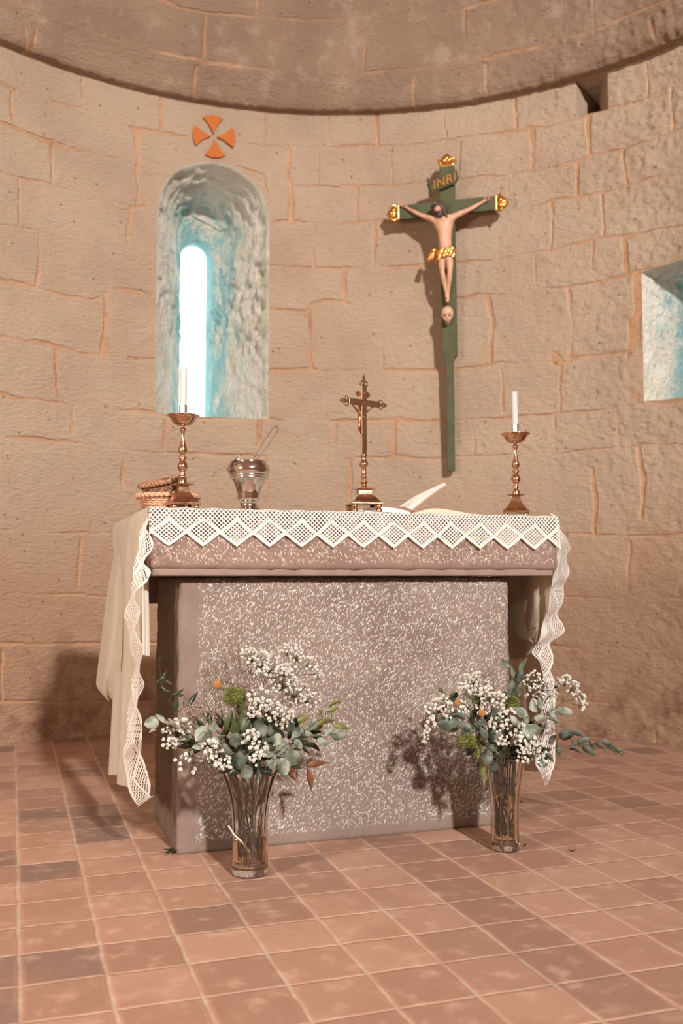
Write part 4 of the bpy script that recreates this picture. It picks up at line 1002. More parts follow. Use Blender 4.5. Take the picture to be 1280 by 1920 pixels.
mb = MB(); mb.prism([(-.031,.402),(-.023,.408),(-.021,.413),(-.010,.408),(.010,.408),(.021,.413),(.023,.408),(.031,.402),(.023,.396),(.021,.391),(.010,.396),(-.010,.396),(-.021,.391),(-.023,.396)], .0042, .0062, Mc)
mb.build('title_plate', M_dkbrass, ac)
for z in (.405, .372, .325):
    mb = MB(); mb.ball(Mc @ Vector((0, -.0032, z)), .0018, 8, 5); mb.build('rivet', M_dkbrass, ac, smooth=True)
def T(x, y, z): return tuple(Mc @ Vector((x, y, z)))
J = {'pelvis': T(-.004,.012,.304), 'waist': T(-.003,.013,.316), 'ribs': T(-.001,.014,.327), 'chest': T(0,.014,.338), 'neck': T(0,.014,.347), 'headbase': T(0,.016,.353),
     'shl': T(-.012,.012,.342), 'ell': T(-.028,.009,.352), 'wrl': T(-.044,.006,.366), 'pal': T(-.049,.006,.370), 'shr': T(.012,.012,.342), 'elr': T(.028,.009,.352), 'wrr': T(.044,.006,.366), 'par': T(.049,.006,.370),
     'hipl': T(-.007,.012,.299), 'knl': T(-.006,.018,.280), 'anl': T(-.002,.010,.255), 'ftl': T(-.001,.010,.249), 'tol': T(-.001,.013,.245),
     'hipr': T(.003,.012,.299), 'knr': T(.004,.018,.280), 'anr': T(.002,.009,.255), 'ftr': T(.002,.008,.249), 'tor': T(.001,.010,.245)}
fb = figure(J, .27, M_dkbrass, ac, fingers=True)
head_mesh(fb, M_dkbrass, Mc @ Matrix.Translation((-.001, .018, .360)) @ Matrix.Rotation(PI, 4, 'Z'), .0088)

M_wire = plain('dull_wire', (.16,.10,.075), .35, (.08,.05,.04), 60, Metallic=.8)
# --- silver holy water bucket
pB = atY(466, 900, 2.955)
bk = thing('holy_water_bucket', 'small polished silver holy water bucket with wire handle, left of the altar cross', 'bucket', (pB.x, pB.y, ZC0))
k_ = .00167
prof = [(.0375,0),(.0385,.004),(.036,.008),(.031,.0115),(.0275,.015),(.0262,.022),(.0272,.027),(.030,.031),(.0335,.034),(.0345,.037),(.0355,.040),(.0360,.052),(.0365,.060),(.0395,.070),(.0440,.082),(.0505,.094),(.0555,.1015),(.0590,.1045),(.0585,.108),(.0620,.1115),(.0615,.1150),(.0648,.119),(.0665,.124),(.0670,.131),(.0655,.139),(.0615,.147),(.0560,.153),(.0535,.1545),(.0545,.1570),(.0535,.1590),
        (.0515,.1580),(.0515,.1540),(.0560,.149),(.062,.137),(.064,.128),(.060,.115),(.050,.098),(.040,.080),(.033,.062),(.025,.045),(.001,.040)]
mb = MB(); mb.lathe(fine_prof(prof, 3), 72, cap=False); mb.lathe([(.0005,.0),(.0375,.0)], 72, cap=False); mb.build('bowl', M_silver, bk, smooth=True)
mb = MB(); mb.lathe([(.0003,.120),(.0585,.120)], 48, cap=False)
tw = NT('water'); M_water = tw.done(tw.bsdf((.95,.97,.97,1), .02, None, Transmission_Weight=1.0, IOR=1.33))
mb.build('water', M_water, bk, smooth=True)
for sx in (-1, 1):
    M = Matrix.Rotation(math.radians(40), 4, 'Z'); mb = MB(); c = M @ Vector((sx*.055, 0, .158))
    mb.ball(c, .0062, 12, 8, (.6, 1, 1.2)); mb.tube([c+Vector((.0055*math.cos(2*PI*k/14), 0, .006+.0055*math.sin(2*PI*k/14))) for k in range(14)], .0014, 6, closed=True)
    mb.build('handle_lug', M_silver, bk, smooth=True)
hpts = []
for k in range(25):                                  # bail handle fallen over to the left
    a = PI*k/24; M = Matrix.Rotation(math.radians(40), 4, 'Z'); q = M @ Vector((.0560*math.cos(a), .074*math.sin(a), .164-.036*math.sin(a))); hpts.append(q)
mb = MB(); mb.tube(hpts, .0020, 8); mb.build('bail_handle', M_wire, bk, smooth=True)
# sprinkler lying in the bucket: long wire loop handle and the small loop at its other end
sp = thing('holy_water_sprinkler', 'thin wire loop sprinkler leaning out of the silver bucket', 'sprinkler', (0,0,0))
A = atY(480, 858, 2.955); B = atY(519, 801, 2.955); d = (B-A); sd = Vector((.0, 0, 0)); px = d.cross(Vector((0,1,0))).normalized()
pts = [A-d*.42-px*.003, A-px*.0058, A+d*.5-px*.0095, A+d*.88-px*.0088, B-px*.004, B+px*.003, A+d*.93+px*.0085, A+d*.5+px*.0085, A+px*.0055, A-d*.42+px*.003]
def smooth_line(P, n=6, closed=False):
    P = [np.array(p) for p in P]; out = []; m = len(P)
    for i in range(m if closed else m-1):
        g_ = (lambda q: P[q % m]) if closed else (lambda q: P[min(max(q, 0), m-1)])
        p0, p1, p2, p3 = g_(i-1), g_(i), g_(i+1), g_(i+2)
        for k in range(n): f = k/n; out.append(.5*((2*p1)+(-p0+p2)*f+(2*p0-5*p1+4*p2-p3)*f*f+(-p0+3*p1-3*p2+p3)*f**3))
    if not closed: out.append(P[-1])
    return out
mb = MB(); mb.tube(smooth_line(pts), .0018, 8); mb.build('wire_handle', M_wire, sp, smooth=True)
mb = MB(); q0 = A-d*.42; mb.ball(q0-d.normalized()*.010, .0115, 16, 10); mb.build('sprinkler_head', M_silver, sp, smooth=True)
L3 = [atY(u, v, 2.935) for u, v in ((452, 853), (440, 860), (425, 878), (408, 888), (400, 892), (405, 883), (420, 876), (437, 862))]
mb = MB(); mb.tube(smooth_line(L3, closed=True), .0015, 8, closed=True)
tag(mb.build('wire_ring', M_wire, None, smooth=True), 'small wire loop hooked on the left rim of the silver bucket', 'wire ring')

# --- wicker baskets
def wicker(name, c0, c1):
    t = NT(name); o = t.obj(); n1 = t.noise(90, 4, o, .7)
    return t.done(t.bsdf(t.mix(t.ramp(n1, .35, .65), c0, c1), .55, t.bump(n1, .001, .8)))
M_wick_l = wicker('pale_wicker', (.58,.33,.20), (.36,.17,.09)); M_wick_d = wicker('brown_wicker', (.34,.165,.085), (.13,.058,.03))
def braid(mb, R0, z0, w, turns, rad, tilt=None, n=260):
    for q in range(3):
        pts = []
        for k in range(n):
            a = 2*PI*k/n; ph = a*turns+q*2*PI/3
            r = R0+w*math.sin(ph); z = z0+w*.55*math.sin(2*ph); p = Vector((r*math.cos(a), r*math.sin(a), z)); pts.append(tilt @ p if tilt else p)
        mb.tube(pts, rad, 7, closed=True)
def basket(name, label, loc, R0, R1, H, mat, tilt=None, grp=None):
    t = thing('wicker_basket', label, 'basket', loc, 0, grp)
    mb = MB(); nr = int(H/.0052)
    for i in range(nr):
        z = .003+.0052*i; r0 = R1+(R0-R1)*(z/H)**.8
        pts = []
        for k in range(168):
            a = 2*PI*k/168; r = r0+.0016*math.cos(28*a+(PI if i % 2 else 0)); p = Vector((r*math.cos(a), r*math.sin(a), z)); pts.append(tilt @ p if tilt else p)
        mb.tube(pts, .0025, 6, closed=True)
    mb.build('woven_side', mat, t, smooth=True)
    mb = MB()
    for k in range(28):
        a = 2*PI*k/28; q = [Vector((r*math.cos(a), r*math.sin(a), z)) for r, z in ((R1*.2, .003), (R1*.98, .003), (R1+(R0-R1)*.6, H*.5), (R0, H))]
        mb.tube([tilt @ p if tilt else p for p in q], .0016, 5)
    mb.build('stakes', mat, t, smooth=True)
    mb = MB()
    for i in range(int(R1/.005)):
        pts = [Vector(((.005*i+.003)*math.cos(2*PI*k/60), (.005*i+.003)*math.sin(2*PI*k/60), .0026)) for k in range(60)]; mb.tube([tilt @ p if tilt else p for p in pts], .0025, 6, closed=True)
    mb.build('bottom', mat, t, smooth=True)
    mb = MB(); braid(mb, R0, H+.004, .0068, 13, .0052, tilt); mb.build('braided_rim', mat, t, smooth=True)
    return t
pb_ = atY(315, 930, 3.085)
basket('b', 'pale wicker basket with braided rim on the left end of the altar, beneath another', (pb_.x, pb_.y, ZC0), .094, .070, .046, M_wick_l, None, 'wicker baskets')
pb2 = atY(308, 905, 3.085)
tilt = Matrix.Rotation(math.radians(-13), 4, 'Y') @ Matrix.Rotation(math.radians(6), 4, 'X')
basket('b', 'darker brown wicker basket tilted on top of the pale one behind the candlestick', (pb2.x, pb2.y, ZC0+.064), .068, .054, .030, M_wick_d, tilt, 'wicker baskets')

# --- open books
def paper(name, c): return plain(name, c, .7, tuple(k*.94 for k in c), 30)
M_page = paper('page_paper', (.84,.80,.74)); M_pink = paper('pink_page_edges', (.74,.40,.29)); M_cover = paper('grey_blue_cover', (.42,.46,.47))
def sheet_block(name, line, y0, y1, thick, mat, parent, edge=None):
    """pages as a thick curved sheet; line = (x,z) profile"""
    L = smooth_line([(x, z, 0) for x, z in line], 5); up = [(p[0], p[1]) for p in L]; lo = [(x, z-thick(i/len(up))) for i, (x, z) in enumerate(up)]
    mb = MB(); mb.prism(up+lo[::-1], y0, y1); o = mb.build(name, mat, parent); return o
def bk_pt(u, v, Y=3.02): p = atY(u, v, Y); return p.x, p.z
bo = thing('open_book', 'open book with one white leaf standing up, between altar cross and right candlestick', 'book')
Yb0, Yb1 = 2.965, 3.19
bx = lambda u: atY(u, 955, 2.99).x
zc1 = ZC0+.002
mb = MB(); mb.box(bx(676), bx(884), Yb0-.004, Yb1+.004, ZC0+.0004, ZC0+.0035); mb.build('cover', M_cover, bo, bevel=.001)
sheet_block('left_pages', [(bx(678), ZC0+.020), (bx(700), ZC0+.024), (bx(730), ZC0+.023), (bx(755), ZC0+.014), (bx(768), ZC0+.0045)], Yb0, Yb1, lambda t: .0165*(1-t**3)+.0002, M_page, bo)
sheet_block('right_pages', [(bx(768), ZC0+.0045), (bx(786), ZC0+.016), (bx(805), ZC0+.024), (bx(830), ZC0+.022), (bx(860), ZC0+.014), (bx(880), ZC0+.0075)], Yb0, Yb1, lambda t: .0004+.0185*min(1, t*2.5)*(1-t**3*.8), M_pink, bo)
mb = MB()
near = smooth_line([atY(u, v, 2.975) for u, v in ((771, 955), (781, 947), (795, 936), (813, 923), (835, 908))], 5)
far = smooth_line([atY(u, v, 3.16) for u, v in ((747, 950), (764, 938), (784, 926), (808, 915), (832, 905))], 5)
for q, (mat, nm) in enumerate(((M_page, 'standing_leaf'), (M_pink, 'leaf_behind'))):
    V = []; F = []
    for i, (a_, b_) in enumerate(zip(near, far)):
        for j in range(9):
            p = np.array(a_)*(1-j/8)+np.array(b_)*(j/8); t = i/(len(near)-1)
            V.append((p[0]+q*(.0035-.001*t), p[1], max(ZC0+.006, p[2]-q*.0028)))
    for i in range(len(near)-1):
        for j in range(8): F.append((i*9+j, i*9+j+1, (i+1)*9+j+1, (i+1)*9+j))
    o = obj(nm, V, F, mat, bo, smooth=True); m = o.modifiers.new('t', 'SOLIDIFY'); m.thickness = .0007
# ------------------------------------------------------------ vases and their flowers
def glass():
    t = NT('clear_glass'); g = t.n('BsdfGlass', {'Color': (.985,.965,.95,1), 'Roughness': .0, 'IOR': 1.46}).outputs[0]
    return t.done(g)
M_glass = glass()
def vase(label, x, y, prof, inner, nf, depth, water_z, groove0):
    t = thing('glass_vase', label, 'vase', (x, y, 0), 0, 'glass vases on the floor')
    def rm(r, z, a):
        k = depth*min(1, max(0, (z-groove0)/.03)) if groove0 >= 0 else depth
        return r*(1 - k*(.5-.5*math.cos(nf*a))**2)
    mb = MB(); P = fine_prof(prof, 5)
    mb.lathe(P, nf*8, rmod=rm, cap=False); n0 = nf*8
    q = fine_prof(inner, 5)[::-1]
    mb.lathe(q, n0, cap=False)
    # closed bottom and the ring that joins the walls at the lip
    v = mb.v; m = len(P)-1
    mb.f.append(tuple(range(n0-1, -1, -1))); off = len(P)*n0
    mb.f += [(m*n0+k, m*n0+(k+1) % n0, off+(k+1) % n0, off+k) for k in range(n0)]
    e = off+(len(q)-1)*n0; mb.f.append(tuple(range(e, e+n0)))
    mb.build('body', M_glass, t, smooth=True)
    ip = [p for p in fine_prof(inner, 5) if p[1] < water_z]
    mb = MB(); mb.lathe([(max(r-.0008, .0004), z+.0006) for r, z in ip]+[(ip[-1][0]-.0008, water_z), (.0004, water_z)], 48, cap=False); mb.build('water', M_water2, t, smooth=True)
    return t
tw = NT('vase_water'); M_water2 = tw.done(tw.n('BsdfGlass', {'Color': (.93,.86,.76,1), 'Roughness': 0.0, 'IOR': 1.33}).outputs[0])
VL = (.640, 2.655); VR = (1.425, 2.640)
vase('wide flared glass vase of flowers on the floor before the left of the altar', VL[0], VL[1],
     [(.034,.0035),(.044,.0030),(.0465,.0004),(.0495,.003),(.0500,.02),(.0492,.06),(.0490,.10),(.0500,.14),(.0535,.18),(.0605,.22),(.0720,.26),(.0835,.289)],
     [(.001,.017),(.030,.018),(.0440,.023),(.0455,.035),(.0455,.10),(.0466,.14),(.0500,.18),(.0570,.22),(.0688,.26),(.0812,.2885)], 10, .045, .10, .10)
vase('narrower cut glass vase of flowers on the floor before the right of the altar', VR[0], VR[1],
     [(.028,.0035),(.038,.003),(.041,.0004),(.0440,.003),(.0445,.02),(.0430,.05),(.0425,.10),(.0440,.14),(.0465,.17),(.0500,.20),(.0555,.24),(.0640,.278)],
     [(.001,.016),(.026,.017),(.0385,.022),(.0395,.035),(.0390,.10),(.0405,.14),(.0430,.17),(.0465,.20),(.0522,.24),(.0615,.2775)], 12, .07, .165, 0.0)

CR = Vector((.9462, -.3237, 0)); CF = Vector((.3237, .9462, 0)); UPV = Vector((0, 0, 1))
def leafmat(name, c, c2, rough=.55, trans=.25):
    t = NT(name); n1 = t.noise(34, 3, t.pos()); col = t.mix(t.ramp(n1, .36, .64), c, c2)
    a = t.bsdf(col, rough, t.bump(n1, .0005, .5), Specular_IOR_Level=.35)
    b = t.n('BsdfTranslucent', {'Color': col}).outputs[0]
    return t.done(t.n('MixShader', {0: trans, 1: a, 2: b}).outputs[0])
M_euc = leafmat('eucalyptus_leaf', (.135,.15,.108), (.05,.062,.045))
M_eucp = leafmat('pale_leaf', (.32,.34,.26), (.12,.14,.10))
M_dkleaf = leafmat('dark_leaf', (.034,.042,.022), (.018,.024,.013), .35, .1)
M_midleaf = leafmat('green_leaf', (.075,.09,.03), (.04,.05,.02), .45)
M_ygleaf = leafmat('yellow_green_leaf', (.18,.175,.05), (.10,.10,.03), .45)
M_rust = leafmat('rust_leaf', (.24,.09,.035), (.10,.045,.02), .5)
M_stem = leafmat('flower_stem', (.075,.062,.028), (.04,.03,.015), .6, 0)
M_twig = leafmat('dry_twig', (.17,.105,.07), (.11,.065,.045), .8, 0)
M_bud = plain('small_dry_buds', (.36,.27,.21), .8, (.24,.16,.12), 90)
M_white = leafmat('white_blossom', (.76,.73,.66), (.62,.58,.49), .8, .2)
M_dian = plain('green_flower_head', (.15,.15,.03), .8, (.07,.08,.015), 120)
M_ball = plain('ochre_ball_flower', (.40,.175,.05), .85, (.26,.10,.03), 200)

def leaf(mb, c, L, W, ang, kind='round', tilt=0., twist=0., cup=.25, curl=0.):
    """c = middle of the leaf; ang measured in the plane facing the camera, from the base to the tip"""
    d = (CR*math.cos(ang)+UPV*math.sin(ang)); n = -CF; s = d.cross(n)
    R = Matrix.Rotation(twist, 3, d) @ Matrix.Rotation(tilt, 3, s); d, s, n = R @ d, R @ s, R @ n
    nu, nv = 8, 4; V = []; F = []
    for i in range(nu+1):
        t = i/nu
        if kind == 'round': w = math.sqrt(max(0, 1-(2*t-1)**2))**.9*(1-.12*t)
        elif kind == 'drop': w = math.sin(PI*t**.75)**.85
        else: w = math.sin(PI*t**.8)*(1-.25*t)
        w = max(w, .02)
        for j in range(-nv, nv+1):
            f = j/nv; x = (t-.5)*L; y = f*w*W/2
            z = cup*W*(f*f*w) - curl*L*(t-.5)**2*2 - .05*W*(1-abs(f))*0
            V.append(c+d*x+s*y+n*(-z))
    m = 2*nv+1
    for i in range(nu):
        for j in range(m-1): F.append((i*m+j, (i+1)*m+j, (i+1)*m+j+1, i*m+j+1))
    mb.add(V, F)
class Vs:
    def __init__(s, xy, z, r, base): s.x, s.y = xy; s.z = z; s.r = r; s.b = base
    def depth(s, u, v, rr):                          # how far in front of the altar a point of the bouquet sits
        q = atY(u, v, s.y); dx = (q.x-s.x)/.17; dz = (q.z-s.z-.09)/.17; k = math.sqrt(max(0, 1-min(1, dx*dx+dz*dz)))
        return s.y - .085*k + rr.uniform(-.02, .03)
    def stem(s, tip, rr, k=.35):
        a = rr.uniform(0, 2*PI); a2 = math.atan2(tip.y-s.y, tip.x-s.x)
        base = Vector((s.x+.6*s.b*math.cos(a), s.y+.6*s.b*math.sin(a), .035+rr.random()*.02))
        rm = s.r*.72*min(1, math.hypot(tip.x-s.x, tip.y-s.y)/.09)
        mouth = Vector((s.x+rm*math.cos(a2), s.y+rm*math.sin(a2), s.z-.004))
        mid = (base+mouth)/2+Vector((rr.uniform(-.006, .006), rr.uniform(-.006, .006), 0))
        out = mouth.lerp(tip, .5)+Vector((0, 0, .018))
        return [Vector(p) for p in smooth_line([base, mid, mouth, out, tip], 5)]
BL = Vs(VL, .285, .080, .040); BR = Vs(VR, .275, .060, .034)
rb_ = random.Random(99)

# --- one blossom mesh per size, shared by every copy
def blossom_mesh(seed, r=.0052):
    rr = random.Random(seed); mb = MB()
    for k in range(20):                              # ruffled petals packed into a ball
        t = math.acos(1-2*(k+.5)/20); a = k*2.4
        c = Vector((math.sin(t)*math.cos(a), math.sin(t)*math.sin(a), math.cos(t)))*r*rr.uniform(.55, .85)
        mb.ball(c, r*(.26+.14*rr.random()), 6, 4, (1, 1, .8))
    me = bpy.data.meshes.new('blossom'); me.from_pydata(mb.v, [], mb.f); me.materials.append(M_white)
    me.polygons.foreach_set('use_smooth', [True]*len(me.polygons)); me.update(); return me
BM = [blossom_mesh(k) for k in range(3)]
def gyps(V_, label, clusters, grp, size=1.0, seed=1, dy=0.0, dense=1.0):
    rr = random.Random(seed); t = thing('babys_breath_sprig', label, 'flower', (V_.x, V_.y, .04), 0, grp)
    o0 = Vector((V_.x, V_.y, .04)); mb = MB(); placed = []; n_ = 0
    cu = sum(c[0]*c[3] for c in clusters)/sum(c[3] for c in clusters); cv = sum(c[1]*c[3] for c in clusters)/sum(c[3] for c in clusters)
    Y0 = V_.depth(cu, cv, rr)+dy; cen = atY(cu, cv, Y0)
    dirn = (cen-Vector((V_.x, V_.y, V_.z))); root = cen-dirn.normalized()*min(.06, dirn.length*.5)
    mb.tube([p-o0 for p in V_.stem(root, rr)], .0012, 6)
    bl = []
    for u, v, r, n in clusters:
        cc = atY(u, v, Y0+rr.uniform(-.012, .012)); hub = root.lerp(cc, .72)
        mb.tube([p-o0 for p in (root, root.lerp(hub, .5)+Vector((rr.uniform(-.005,.005), 0, .004)), hub)], [.0010, .0009, .0008], 5)
        for k in range(int(n*dense*1.35)):
            for tr in range(30):
                a = rr.uniform(0, 2*PI); q = r*math.sqrt(rr.random())*1.06
                p = atY(u+q*math.cos(a), v+q*math.sin(a), cc.y+rr.uniform(-.022, .022))
                if all((p-b_).length > .0088*size for b_ in bl[-70:]): break
            bl.append(p); h2 = hub.lerp(p, .55)+Vector((rr.uniform(-.003, .003), rr.uniform(-.003, .003), -.003))
            mb.tube([x-o0 for x in (hub, h2, p)], [.0006, .0005, .0004], 4)
    mb.build('stem', M_stem, t, smooth=True)
    for p in bl:
        b_ = bpy.data.objects.new('blossom', BM[rr.randrange(3)]); COL.objects.link(b_); b_.parent = t; b_.location = p-o0
        b_.rotation_euler = (rr.uniform(0, 6), rr.uniform(0, 6), rr.uniform(0, 6)); s_ = size*rr.uniform(.62, 1.1); b_.scale = (s_, s_, s_)
GL = 'baby\'s breath sprigs in the left vase'; GR = 'baby\'s breath sprigs in the right vase'
gyps(BL, 'white baby\'s breath at the upper left top of the left bouquet', [(466,1226,14,16),(486,1240,20,24),(510,1250,22,26),(540,1260,16,16)], GL, .95, 1, .03)
gyps(BL, 'highest white baby\'s breath, reaching up and right above the left bouquet', [(533,1214,8,7),(556,1226,16,20),(583,1243,13,14),(598,1262,10,10)], GL, .95, 2, .03)
gyps(BL, 'dense white baby\'s breath at the upper right of the left bouquet', [(530,1276,24,28),(556,1300,24,30),(586,1312,14,14)], GL, .95, 3, .01)
gyps(BL, 'dense white baby\'s breath right of the green flower head, middle of the left bouquet', [(485,1310,20,22),(505,1330,22,24),(530,1345,20,18),(476,1334,12,8)], GL, 1.1, 4, -.02)
gyps(BL, 'white baby\'s breath at the far left of the left bouquet', [(325,1368,20,26),(345,1362,16,14),(318,1392,14,12)], GL, 1.05, 5)
gyps(BL, 'few loose baby\'s breath blossoms hanging lowest at the left of the left bouquet', [(343,1430,16,7),(369,1436,14,5),(352,1414,14,5)], GL, 1.2, 6)
gyps(BL, 'white baby\'s breath low in the centre of the left bouquet, over the round leaves', [(470,1385,18,16),(486,1404,16,12),(478,1425,10,6)], GL, 1.2, 7, -.03)
gyps(BL, 'white baby\'s breath low left above the rim of the left vase', [(405,1416,18,18),(422,1430,14,10),(394,1400,14,8)], GL, 1.1, 8, -.02)
gyps(BR, 'white baby\'s breath at the top left of the right bouquet', [(885,1272,16,18),(900,1290,18,20),(872,1290,14,12)], GR, 1.1, 11, .02)
gyps(BR, 'white baby\'s breath left of the upper green flower head of the right bouquet', [(915,1305,18,20),(935,1312,14,16),(905,1327,14,10)], GR, 1.1, 12, -.01)
gyps(BR, 'white baby\'s breath round the two orange balls, left of the right bouquet', [(825,1318,16,18),(845,1330,16,16),(808,1330,12,10),(870,1326,12,12)], GR, 1.05, 13, 0)
gyps(BR, 'white baby\'s breath drooping at the far left of the right bouquet', [(810,1352,10,8),(801,1370,9,8),(798,1387,5,3)], GR, 1.05, 14, 0)
gyps(BR, 'white baby\'s breath in the centre of the right bouquet, below the green flower head', [(948,1345,18,24),(930,1360,14,12),(965,1365,16,18),(945,1382,16,12)], GR, 1.15, 15, -.03)
gyps(BR, 'white baby\'s breath low at the right of the right bouquet, above the rim', [(985,1390,20,24),(1005,1405,18,20),(980,1415,16,12),(1012,1424,10,5)], GR, 1.15, 16, -.03)
gyps(BR, 'dense fine baby\'s breath standing in front of the hanging lace, right bouquet', [(1000,1275,18,30),(1020,1288,18,28),(1005,1302,20,24)], GR, .85, 17, .03)
gyps(BR, 'white baby\'s breath at the far right tip of the right bouquet', [(1060,1275,10,14),(1075,1290,12,18),(1090,1310,10,14),(1095,1325,7,5)], GR, .95, 18, .03)
gyps(BR, 'small white baby\'s breath between the lace and the far right tip of the right bouquet', [(1036,1300,12,16),(1046,1280,10,10)], GR, .85, 19, .03)

def branch(V_, label, path, leaves, mat, grp, name='eucalyptus_stem', cat='foliage', seed=1, dy=0., rad=.0015, part='leaves', Y=None):
    rr = random.Random(seed); t = thing(name, label, cat, (V_.x, V_.y, .04), 0, grp); o0 = Vector((V_.x, V_.y, .04))
    ys = (lambda u, v: V_.depth(u, v, rr)+dy) if Y is None else (lambda u, v: Y+rr.uniform(-.01, .01))
    pp = [atY(u, v, ys(u, v)) for u, v in path]
    st = V_.stem(pp[0], rr); line = st + [Vector(p) for p in smooth_line(pp, 4)[1:]] if len(pp) > 1 else st
    mb = MB(); mb.tube([p-o0 for p in line], [rad*(1-.6*i/len(line)) for i in range(len(line))], 6)
    lb = MB()
    for q in leaves:
        u, v, L, W, ang, kind = q[:6]; c = atY(u, v, ys(u, v)); s_ = c.y/1800*1.06
        a = math.radians(ang); L *= s_; W *= s_
        tl = q[6] if len(q) > 6 else rr.uniform(-.5, .5); tw_ = q[7] if len(q) > 7 else rr.uniform(-.5, .5)
        leaf(lb, c-o0, L, W, a, kind, tl, tw_, .22, rr.uniform(-.3, .5))
        foot = c-(CR*math.cos(a)+UPV*math.sin(a))*L*.5*.9
        near_ = min(line, key=lambda p: (p-foot).length)
        if (near_-foot).length < .07: mb.tube([near_-o0, near_.lerp(foot, .6)-o0+Vector((0, 0, .002)), foot-o0], [rad*.6, rad*.5, rad*.4], 5)
    mb.build('stem', M_stem, t, smooth=True); lb.build(part, mat, t, smooth=True)
    return t
EL = 'greenery stems in the left vase'; ER = 'greenery stems in the right vase'
r_, d_, l_ = 'round', 'drop', 'lance'
branch(BL, 'pale round eucalyptus leaves poking out furthest left of the left bouquet', [(380,1400),(330,1375),(300,1358)], [(285,1354,28,22,200,r_,.1,.2),(303,1345,26,11,150,d_,.2,.9),(286,1370,14,6,200,d_),(330,1360,20,14,160,r_),(345,1382,20,14,200,r_)], M_eucp, EL, seed=21)
branch(BL, 'broad pale eucalyptus leaf with neighbours, left of centre in the left bouquet', [(420,1410),(395,1385),(380,1372)], [(381,1376,34,28,40,r_,.1,.2),(405,1392,26,18,10,d_,.2,.2),(372,1398,24,16,200,d_),(398,1362,26,18,60,r_),(395,1412,20,14,230,d_)], M_eucp, EL, seed=22)
branch(BL, 'blue green round eucalyptus leaves over the middle of the left vase rim', [(450,1440),(446,1410),(443,1390)], [(443,1388,26,26,80,r_,0,.3),(424,1408,26,20,120,r_,.2,.1),(450,1426,36,33,250,r_,0,.1),(462,1448,26,24,280,r_,.1,0),(482,1452,20,12,270,r_,.1,.6),(430,1438,24,18,210,r_),(468,1412,22,20,40,r_)], M_euc, EL, seed=23, dy=-.02)
branch(BL, 'overlapping silver green eucalyptus discs at the right of the left vase rim', [(500,1440),(520,1420),(540,1405)], [(528,1405,32,30,60,r_,0,.1),(546,1422,36,33,20,r_,.05,.1),(528,1438,34,30,300,r_,0,.2),(512,1428,28,24,240,r_),(555,1412,24,18,0,r_),(505,1408,26,24,110,r_),(519,1386,24,18,80,r_)], M_eucp, EL, seed=24, dy=-.02)
branch(BL, 'mixed eucalyptus reaching right with one nearly white leaf, left bouquet', [(520,1410),(560,1385),(600,1375),(635,1378)], [(585,1362,30,17,20,r_,0,.2),(606,1392,26,16,330,d_),(635,1379,30,21,10,r_,.1,.1),(575,1378,28,16,350,d_),(556,1372,26,16,60,d_),(618,1372,22,14,40,d_),(560,1398,26,14,300,d_)], M_eucp, EL, seed=25)
branch(BL, 'grey green round leaves behind the middle blossoms of the left bouquet', [(490,1400),(492,1370),(500,1350)], [(490,1362,36,30,100,r_,0,.2),(513,1366,28,24,50,r_),(470,1370,26,22,140,r_),(540,1362,26,20,30,r_),(452,1332,20,16,90,r_),(505,1388,30,24,0,r_)], M_euc, EL, seed=26, dy=.01)
branch(BL, 'thin sprig of dark narrow leaves arching up the left edge of the left bouquet', [(370,1370),(335,1335),(318,1315),(304,1285),(299,1245)],
       [(299,1238,16,5,80,l_),(309,1262,22,6,55,l_),(307,1273,24,7,20,l_),(313,1279,22,7,345,l_),(305,1292,18,7,330,l_),(314,1296,20,7,350,l_),(322,1310,24,6,60,l_),(337,1297,24,6,25,l_),(337,1304,22,7,350,l_),(332,1321,22,7,80,l_),(326,1326,20,7,100,l_),(345,1315,18,4,85,l_),(362,1310,28,11,55,l_)], M_dkleaf, EL, 'greenery_sprig', seed=27, dy=.03, rad=.001)
branch(BL, 'glossy green lance leaves under the green flower head, left bouquet', [(440,1400),(440,1370),(445,1345)], [(430,1350,40,18,75,l_),(452,1348,42,18,95,l_),(425,1372,40,16,50,l_),(412,1385,30,12,30,l_),(462,1362,36,16,60,l_),(440,1365,40,18,100,l_),(448,1330,34,16,85,l_)], M_midleaf, EL, 'greenery_sprig', seed=28, dy=-.01)
branch(BL, 'dark olive leaves filling the middle left of the left bouquet', [(420,1430),(385,1410),(350,1400)], [(345,1400,34,12,190,l_),(352,1392,30,12,160,l_),(365,1408,34,12,200,l_),(390,1398,32,14,170,l_),(375,1358,28,12,120,l_),(392,1345,26,11,100,l_),(410,1350,34,14,110,l_),(338,1380,26,10,170,l_),(400,1425,26,12,220,l_)], M_dkleaf, EL, 'greenery_sprig', seed=29, dy=.03)
branch(BL, 'dark olive leaves filling the right half of the left bouquet', [(490,1430),(540,1395),(585,1380)], [(575,1395,34,12,340,l_),(590,1372,32,12,10,l_),(560,1385,34,12,30,l_),(545,1372,32,12,60,l_),(600,1385,30,11,350,l_),(570,1405,28,10,320,l_),(520,1400,34,14,20,l_),(555,1350,28,11,50,l_),(500,1420,30,14,0,l_),(590,1400,30,10,315,l_)], M_dkleaf, EL, 'greenery_sprig', seed=30, dy=.03)
branch(BL, 'dark leaves crowded just over the rim of the left vase', [(470,1445),(465,1430)], [(440,1448,30,14,190,l_),(420,1445,28,12,200,l_),(495,1446,30,14,350,l_),(475,1440,30,14,80,l_),(505,1450,24,12,330,l_),(455,1400,34,16,80,l_),(485,1425,34,16,70,l_),(405,1435,24,10,200,l_),(430,1420,30,14,130,l_)], M_dkleaf, EL, 'greenery_sprig', seed=31, dy=0)
rf = random.Random(55)
